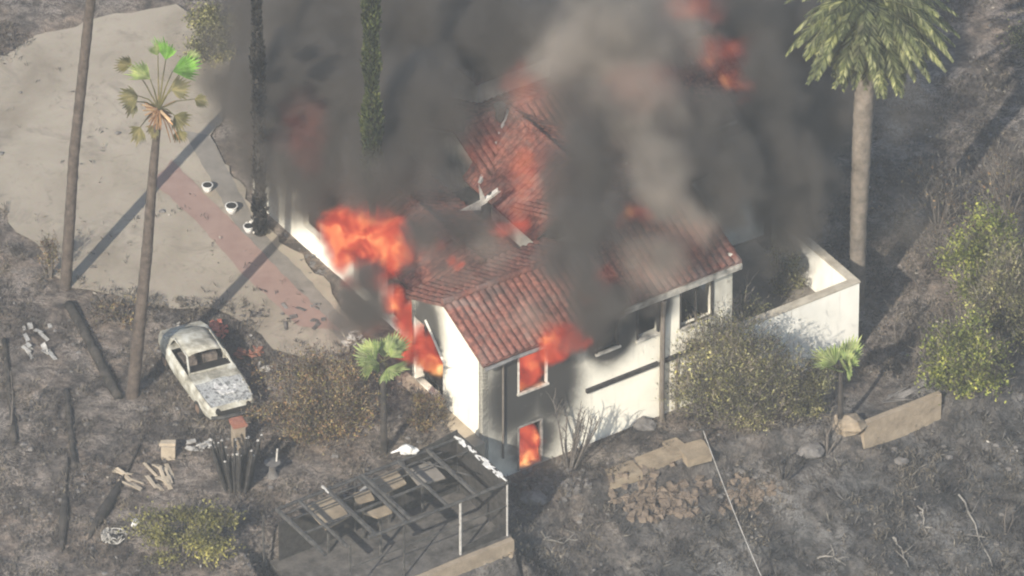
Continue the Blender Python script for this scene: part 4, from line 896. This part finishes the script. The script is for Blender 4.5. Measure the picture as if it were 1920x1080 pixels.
m.add([L_(-3.05, V0+.03, 1.0), L_(U1, V0+.03, 1.0), L_(U1, V0+.03, 1.45), L_(-3.05, V0+.03, 1.2)], [(0, 1, 2, 3)]); m.add([L_(U0+.1, V1+.05, 1.0), L_(-3.3, V1+.05, 1.0), L_(-3.3, V1+.05, 2.2), L_(U0+.1, V1+.05, 2.5)], [(0, 1, 2, 3)])
sc = m.build('dark_screen', M['char'], pg); s_ = sc.modifiers.new('t', 'SOLIDIFY'); s_.thickness = .04
m = MB(); m.lohi(L_(-7.8, V1+.3, 1.0), L_(-3.6, V1+.36, 1.75)); m.build('back_panel', M['slab'], pg)
# top right edge beam with white paint flakes
m = MB(); m.tube([L_(U1, V0, PZ+.06), L_(U1+.03, V1+.2, PZ+.08)], .07, 6); m.build('edge_beam', M['char'], pg)
m = MB()
for k in range(40):
    t = rnd.random(); m.box(L_(U1-.06+rnd.uniform(-.1, .05), V0+(V1-V0)*t, PZ+.12), (rnd.uniform(.03, .09), rnd.uniform(.08, .3), .02), Euler((0, 0, rnd.uniform(-.5, .5))).to_matrix(), .2)
m.build('paint_flakes', M['ashwhite'], pg)
# floor slab of the patio, with the tan panels seen through the frame
pf_ = MB(); pf_.lohi((U0-.2, V0-.1, .7), (U1+.1, V1+.2, 1.02)); o = pf_.build('patio', M['dark_ash'], None); o.matrix_world = Matrix.Translation(HO) @ Matrix.Rotation(HA, 4, 'Z'); tag(o, kind='structure')
def loose(name, mat, pts, z, th, label, cat, group=None):
    m = MB(); a = [P(x, y, z) for x, y in pts]; n = len(a); m.v = [tuple(p) for p in a]+[tuple(p-Vector((0, 0, th))) for p in a]
    m.f = [tuple(range(n)), tuple(range(n, 2*n))[::-1]]+[(i, i+n, (i+1) % n+n, (i+1) % n) for i in range(n)]
    return tag(m.build(name, mat), label, cat, group)
G1 = 'tan table tops under the patio frame'
loose('table_top', M['slab'], [(570, 948), (625, 925), (655, 968), (610, 992)], 2.65, .06, 'largest tan table top at the left end of the patio frame', 'table top', G1)
loose('table_top', M['slab'], [(662, 925), (692, 917), (702, 935), (668, 945)], 2.65, .06, 'small rounded tan board near the middle of the patio frame', 'table top', G1)
loose('table_top', M['slab'], [(682, 962), (728, 945), (735, 960), (708, 970)], 2.65, .06, 'small tan board at the near edge of the patio frame', 'table top', G1)
loose('table_top', M['slab'], [(692, 898), (742, 880), (762, 905), (722, 925)], 2.65, .06, 'olive tan board behind the middle bars of the patio frame', 'table top', G1)
loose('table_top', M['walk'], [(752, 870), (795, 853), (835, 895), (785, 910)], 2.65, .06, 'greyish table top under the right bars of the patio frame', 'table top', G1)
# table legs: one trestle under each board
for o in [q for q in list(bpy.data.objects) if q.name.startswith('table_top')]:
    cen = sum((Vector(v.co) for v in o.data.vertices), Vector())/len(o.data.vertices)
    m = MB(); m.tube([(cen.x, cen.y, 1.0), (cen.x, cen.y, 2.60)], .05, 6); m.build('leg', M['darkmetal'], o)
m = MB(); a, b = P(530, 935, 1.9), P(575, 980, 1.5); m.tube([a, b], [.14, .09], 8); tag(m.build('roof_beam', M['sand']), 'pale yellowish beam sloping down at the left end of the patio frame', 'beam')
m = MB(); a, b = P(604, 912, 3.15), P(648, 952, 3.0); m.tube([a, b], [.05, .04], 6); tag(m.build('metal_pole', M['metal']), 'thin pale pole lying across the left bars of the patio frame', 'pole')
# white cloth on the back corner
m = MB(); c = W(-3.2, V1+.1, PZ+.25); m.rock(c, .26, (1.1, .8, .7), 4); m.rock(c+Vector((.2, 0, -.05)), .17, (1.2, .7, .6), 5); m.tube([c+Vector((-.2, 0, 0)), c+Vector((-.5, -.05, -.1))], [.05, .02], 5)
tag(m.build('white_cloth', M['ashwhite']), 'crumpled white cloth on the back corner of the patio frame', 'cloth')

# ------------------------------------------------------------------ walls and stones
def blockwall(name, mat, pts, h, th, label, cat, zoff=0.0, jit=.04):
    """low wall following the ground line pts(u,v) ; top level given"""
    m = MB()
    for (a, b) in zip(pts[:-1], pts[1:]):
        pa, pb = W(a[0], a[1], a[2]), W(b[0], b[1], b[2]); n = max(1, int((pb-pa).length/.5))
        for i in range(n):
            p, q_ = pa.lerp(pb, i/n), pa.lerp(pb, (i+1)/n); c = (p+q_)/2; d = q_-p; ang = math.atan2(d.y, d.x)
            m.box((c.x, c.y, c.z-h/2+rnd.uniform(-jit, jit)*.5), (d.length*1.01, th*rnd.uniform(.96, 1.04), h), Euler((0, -math.asin(d.z/d.length), ang)).to_matrix())
    return tag(m.build(name, mat), label, cat)
blockwall('retaining_wall', M['block'], [(-9.5, -3.68, .95), (-1.3, -3.68, 1.05)], 1.7, .2, 'long tan block retaining wall under the patio frame', 'wall')
a_, b_ = [uv(P(x, y, -.05)) for x, y in ((1618, 795), (1762, 738))]
blockwall('low_wall', M['block'], [(a_[0], a_[1], -.0), (b_[0], b_[1], -.0)], 1.1, .2, 'short tan block wall below the round green tree', 'wall', jit=.01)
st_ = MB()
GS = 'tan stone slabs along the terrace edge'
slabs = [((1135, 880), (1185, 862), (1205, 885), (1145, 905)), ((1190, 858), (1255, 833), (1285, 850), (1205, 880)), ((1240, 828), (1268, 820), (1298, 842), (1262, 850)), ((1268, 836), (1318, 822), (1335, 850), (1290, 862))]
for s in range(4):
    loose('stone_slab', M['slab'], slabs[s], .32+.02*s, .3, ['leftmost tan slab below the bare bush', 'longest tan slab at the terrace edge', 'small square tan slab set behind the longest one', 'tan slab at the foot of the overhead wire'][s], 'stone', GS)
def rocks_at(name, mat, cx, cy, n, sx, sy, r0, r1, label, cat, seed=0):
    q = random.Random(seed); m = MB()
    for k in range(n):
        p = T(cx+max(-1.3, min(1.3, q.gauss(0, .55)))*sx, cy+max(-1.3, min(1.3, q.gauss(0, .5)))*sy); r = q.uniform(r0, r1)*.8; m.box((p.x, p.y, p.z+r*.1), (r*2.2, r*1.6, r*1.5), Euler((q.uniform(-.4, .4), q.uniform(-.4, .4), q.uniform(0, 3))).to_matrix(), .22)
    return tag(m.build(name, mat), label, cat)
rocks_at('rubble_wall', M['rubble'], 1240, 935, 170, 72, 36, .07, .17, 'bank of brown rubble stones below the tan slabs', 'rubble', 1)
rocks_at('rubble_wall', M['rubble'], 1400, 925, 80, 50, 30, .07, .14, 'reddish rubble bank right of the overhead wire', 'rubble', 2)
rocks_at('rubble_wall', M['tanrub'], 900, 1030, 120, 75, 18, .05, .12, 'crumbling tan stones under the right end of the long retaining wall', 'rubble', 3)
for k, (px, py, r, lab) in enumerate(((1590, 800, .5, 'big tan boulder left of the short block wall'), (1520, 835, .42, 'flat grey boulder under the olive shrub'), (1690, 868, .22, 'small pale rock on the dark slope below the short wall'), (1210, 800, .34, 'round boulder at the foot of the brown downpipe'), (1000, 940, .4, 'grey boulder below the lower burning window'))):
    p = T(px, py); m = MB(); m.rock((p.x, p.y, p.z+r*.2), r, (1.2, .9, .7), 60+k); tag(m.build('boulder', M['tanrub'] if k == 0 else M['grey_rock']), lab, 'boulder', 'boulders on the slope')
for k, (px, py, a, l, lab) in enumerate(((1830, 1000, -65, 2.4, 'long pale dead branch lying low on the right slope'), (1690, 1040, -60, 1.0, 'short pale dead branch at the bottom of the slope'), (1730, 975, -75, .9, 'short grey dead branch halfway down the right slope'),
        (1050, 1020, 20, 1.3, 'grey branch lying near the bottom edge below the tan rubble'), (1560, 1050, -20, 1.0, 'crooked pale branch at the bottom edge right of the wire'))):
    p = T(px, py); m = MB(); d = Vector((math.cos(R(a)), math.sin(R(a)), 0)); pts = []
    for i in range(8):
        q = p+d*(l*(i/7-.5))+Vector((rnd.uniform(-.06, .06), rnd.uniform(-.06, .06), 0)); q.z = hz(q.x, q.y)+.08+rnd.uniform(0, .06); pts.append(q)
    m.tube(pts, [.035-.003*i for i in range(8)], 5)
    for i in (2, 4, 5): m.tube([pts[i], pts[i]+Vector((rnd.uniform(-.3, .3), rnd.uniform(-.3, .3), .12)), pts[i]+Vector((rnd.uniform(-.5, .5), rnd.uniform(-.5, .5), .2))], [.02, .015, .006], 4)
    tag(m.build('dead_branch', M['pipe2']), lab, 'branch', 'dead branches on the slope')
# wire
m = MB(); a = W(8.3, -2.3, .9); b = P(1438, 1105, T(1436, 1100).z+.7); pts = []
a = P(1318, 806, .9)
for i in range(21): t = i/20; p = a.lerp(b, t); p.z -= .18*math.sin(math.pi*t); pts.append(p)
m.tube(pts, .013, 5); tag(m.build('overhead_wire', M['metal']), 'thin pale wire running down from the stone slabs to the bottom edge', 'wire')
m = MB(); p = T(1318, 830); m.tube([p, (a.x, a.y, a.z+.05)], .05, 6); m.tube([(a.x-.2, a.y, a.z), (a.x+.2, a.y, a.z)], .03, 6); tag(m.build('wire_post', M['char']), 'short black post holding the end of the wire', 'post')

# ------------------------------------------------------------------ yard objects
def brick_post():
    b = T(447, 838); r = empty('brick_post', b, R(20), label='square stone post with red brick cap in front of the burnt car', cat='post')
    m = MB(); m.box((0, 0, .4), (.36, .36, 1.0)); m.build('shaft', M['block'], r); m = MB(); m.box((0, 0, .95), (.46, .46, .1)); m.box((0, 0, 1.02), (.38, .38, .06)); m.build('cap', M['brick'], r)
brick_post()
def pot(px, py, r, label, z=2.02):
    b = P(px, py, z); o = empty('plant_pot', b, 0, label=label, cat='plant pot', group='white pots along the walkway')
    m = MB(); m.tube([(0, 0, 0), (0, 0, r*.6), (0, 0, r*1.3)], [r*.6, r*.9, r], 14); m.tube([(0, 0, r*1.28), (0, 0, r*1.42)], [r*1.1, r*1.1], 14); m.build('bowl', M['ashwhite'], o)
    m = MB(); m.tube([(0, 0, r*1.4), (0, 0, r*1.45)], [r*.92, r*.9], 12); m.build('soil', M['inside'], o)
pot(389, 358, .17, 'white pot farthest along the walkway'); pot(434, 398, .19, 'white pot in the middle of the three by the walkway'); pot(466, 434, .16, 'white pot at the foot of the charred cypress')
def birdbath():
    b = T(511, 893); o = empty('bird_bath', b, 0, label='pale stone basin with an upright stick beside the black cactus clump', cat='bird bath')
    m = MB(); m.tube([(0, 0, 0), (0, 0, .25), (0, 0, .45), (0, 0, .55)], [.2, .1, .12, .26], 12); m.build('basin', M['grey_rock'], o); m = MB(); m.tube([(.12, .05, .4), (.16, .1, 1.0)], .03, 5); m.build('stick', M['frame'], o)
birdbath()
def coil():
    b = T(215, 1015); o = empty('scrap_heap', b, 0, label='round heap of pale twisted metal left of the low yellow shrub', cat='scrap'); m = MB()
    for k in range(16):
        r = rnd.uniform(.15, .42); pts = [(r*math.cos(a)+rnd.uniform(-.06, .06), r*.9*math.sin(a)+rnd.uniform(-.06, .06), .1+rnd.uniform(0, .25)) for a in np.linspace(rnd.uniform(0, 3), rnd.uniform(3, 6.5), 9)]; m.tube(pts, .018, 4)
    m.build('hoops', M['scrap'], o); m = MB(); m.rock((0, 0, .08), .3, (1.2, 1, .5), 9); m.build('ash_core', M['char'], o)
coil()
m = MB(); p = T(250, 986); m.tube([p, p+Vector((.1, 0, .2))], [.09, .11], 12); tag(m.build('bucket', M['ashwhite']), 'small white bucket above the round metal heap', 'bucket')
def boards(px, py, n, sx, sy, lmin, lmax, mat, label, name='broken_boards', cat='debris', rz=None):
    m = MB()
    for k in range(n):
        p = T(px+rnd.uniform(-sx, sx), py+rnd.uniform(-sy, sy)); m.box(p+Vector((0, 0, rnd.uniform(.03, .15))), (rnd.uniform(lmin, lmax), rnd.uniform(.05, .16), .03), Euler((rnd.uniform(-.3, .3), rnd.uniform(-.3, .3), rnd.uniform(0, 3.1) if rz is None else rz+rnd.uniform(-.3, .3))).to_matrix(), .1)
    return tag(m.build(name, mat), label, cat)
boards(413, 622, 22, 13, 15, .1, .35, M['redish'], 'small heap of scorched red scraps behind the car')
boards(468, 665, 10, 22, 8, .2, .6, M['brick'], 'flat reddish scraps lying right of the car', cat='debris')
boards(495, 695, 9, 10, 10, .1, .3, M['scrap'], 'cluster of white scraps beside the brown shrub')
boards(575, 590, 16, 45, 28, .15, .7, M['grey_rock'], 'pale broken scraps at the end of the walkway')
boards(470, 425, 12, 15, 14, .1, .4, M['frame'], 'pale scraps around the foot of the charred cypress')
boards(665, 640, 16, 22, 14, .1, .4, M['frame'], 'pale rubbish where the walkway meets the house')
boards(300, 900, 12, 20, 22, .3, .8, M['sand'], 'pale planks forming a broken stair below the stone trough', rz=R(-60))
boards(240, 900, 7, 14, 16, .3, .8, M['sand'], 'few pale planks propped next to the spindle shaped trunk', rz=R(-40))
boards(380, 840, 16, 28, 9, .1, .35, M['scrap'], 'row of white ash lumps left of the brick post')
rocks_at('ash_rubble', M['grey_rock'], 1035, 905, 110, 55, 32, .04, .12, 'grey ash rubble heaped below the lower burning window', 'rubble', 6)
rocks_at('ash_rubble', M['grey_rock'], 590, 500, 60, 50, 45, .03, .09, 'small grey rubble along the bed between the walkway and the house', 'rubble', 7)
boards(70, 640, 14, 28, 30, .15, .5, M['scrap'], 'streak of white ash lumps at the left edge', rz=R(-60))
boards(700, 985, 14, 30, 10, .1, .4, M['scrap'], 'white scraps lying in front of the patio frame')
boards(1700, 745, 8, 30, 12, .5, 1.4, M['grey_rock'], 'grey planks lying behind the short block wall', rz=R(20))
m = MB(); p = T(316, 855); m.box(p+Vector((0, 0, .2)), (.45, .4, .5), jit=.06); m.box(p+Vector((0, 0, .5)), (.5, .2, .1), jit=.1); tag(m.build('stone_trough', M['sand']), 'small pale stone block left of the brick post', 'stone block')
# broken flashing lying on the courtyard roof
fr = empty('torn_flashing', PV(897, 384, 6.0), HA, label='torn pale metal flashing standing up from the collapsed roof', cat='roof debris'); m = MB()
m.add([(-.7, 0, .05), (.1, 0, -.25), (.15, .05, .12)], [(0, 1, 2)]); m.add([(.1, 0, -.1), (.35, 0, -.05), (.05, .05, .75)], [(0, 1, 2)]); m.box((.5, .05, .12), (.6, .12, .1), Euler((0, -.4, 0)).to_matrix(), .15)
o = m.build('sheet', M['frame'], fr); s_ = o.modifiers.new('t', 'SOLIDIFY'); s_.thickness = .02
m = MB(); m.rock((.55, .1, .12), .12, (1.2, 1, .8), 3); m.rock((.1, .1, -.35), .14, (1.4, 1, .6), 4); m.build('burnt_lump', M['char'], fr)
m = MB(); m.lohi((3.0, WID+.1, 3.6), (5.4, 9, 4.4)); m.build('courtyard_roof', M['char'], house)

# ------------------------------------------------------------------ ground litter (nobody could count it)
def inhouse(u, v): return ((u > -.3) & (u < 14.8) & (v > -.15)) 
n = 95000
px = rng.uniform(-17.5, 17.5, n); py = rng.uniform(-19, 22, n); u = (px-HO.x)*HU.x+(py-HO.y)*HU.y; v = (px-HO.x)*HV.x+(py-HO.y)*HV.y
d = in_poly_dist(px, py, DRV); dens = vnoise(px*.55, py*.55, 21)*.65+vnoise(px*1.9, py*1.9, 22)*.5; ok = (~inhouse(u, v)) & (dens > .5) & ((d > -.25-.5*vnoise(px*1.3, py*1.3, 31)**2*2) | (rng.random(n) < .035))
px, py, v = px[ok], py[ok], v[ok]; pz = height(px, py); n = len(px); dd_ = in_poly_dist(px, py, DRV); pz = np.where(dd_ < .1, 2.03, pz); base = np.stack([px, py, pz+.01], 1)
sel = rng.random(n)
def sub_(lo, hi): q = (sel >= lo) & (sel < hi); return base[q]
c = sub_(0, .8); dd = unit(len(c)); dd[:, 2] = np.abs(dd[:, 2])*1.6+.15; dd /= np.linalg.norm(dd, axis=1, keepdims=True)
cc = np.repeat(c, 3, 0)+rng.normal(size=(len(c)*3, 3))*np.array([.06, .06, 0]); d3 = np.repeat(dd, 3, 0)+unit(len(c)*3)*.5; d3 /= np.linalg.norm(d3, axis=1, keepdims=True)
o = fastmesh('burnt_grass', leaf_quads(cc, .2, .03, d3), 4, L['ground_twig']); tag(o, 'burnt grey grass and twigs scattered over the scorched yard', 'burnt grass', kind='stuff')
c = sub_(.8, .88); dd = unit(len(c)); dd[:, 2] *= .35; dd /= np.linalg.norm(dd, axis=1, keepdims=True)
o = fastmesh('ash_flakes', leaf_quads(c+np.array([0, 0, .03]), .13, .07, dd), 4, leafmat('ash flake', [(.06, .055, .05), (.13, .12, .105), (.2, .185, .165), (.42, .4, .37)])); tag(o, 'pale ash flakes and scraps strewn over the scorched ground', 'ash', kind='stuff')
c = sub_(.93, 1.0); m = MB()
for k, p in enumerate(c[:900]): m.rock(tuple(p), rnd.uniform(.03, .11)*(1.4 if rnd.random() < .12 else 1), (1.1, .9, .6), k)
o = m.build('small_stones', M['grey_rock']); tag(o, 'small grey stones scattered over the burnt slope', 'stones', kind='stuff')
# charred low brush on the dark slope
n = 2600; px = rng.uniform(-14, 17.5, n); py = rng.uniform(-19, -3, n); u = (px-HO.x)*HU.x+(py-HO.y)*HU.y; v = (px-HO.x)*HV.x+(py-HO.y)*HV.y
ok = (v < retain(u)-.5); px, py = px[ok], py[ok]; pz = height(px, py); c = np.stack([px, py, pz], 1); k = 14
cc = np.repeat(c, k, 0)+rng.normal(size=(len(c)*k, 3))*np.array([.05, .05, .0]); d3 = unit(len(cc))*np.array([.8, .8, .5])+np.array([0, 0, .6]); d3 /= np.linalg.norm(d3, axis=1, keepdims=True)
o = fastmesh('charred_brush', leaf_quads(cc, .34, .03, d3), 4, leafmat('charred stalk', [(.025, .025, .024), (.055, .052, .05), (.10, .095, .088), (.19, .18, .165)])); tag(o, 'low charred brush covering the dark slope', 'brush', kind='stuff')

# ------------------------------------------------------------------ haze (the air between the camera and the fire)
m = MB(); m.lohi((-170, CP.y-8, -95), (170, 175, CP.z+6)); hz_o = m.build('haze', smoke_mat('smoky air', (.84, .88, .90), .00025, .0)); tag(hz_o, 'thin smoky haze filling the air over the whole scene', 'haze', kind='stuff')

for o in bpy.data.objects:
    if o.parent is not None and o.name.split('.')[0] in ('twigs', 'fruit', 'ash_tip', 'paint_flakes'): o['kind'] = 'stuff'
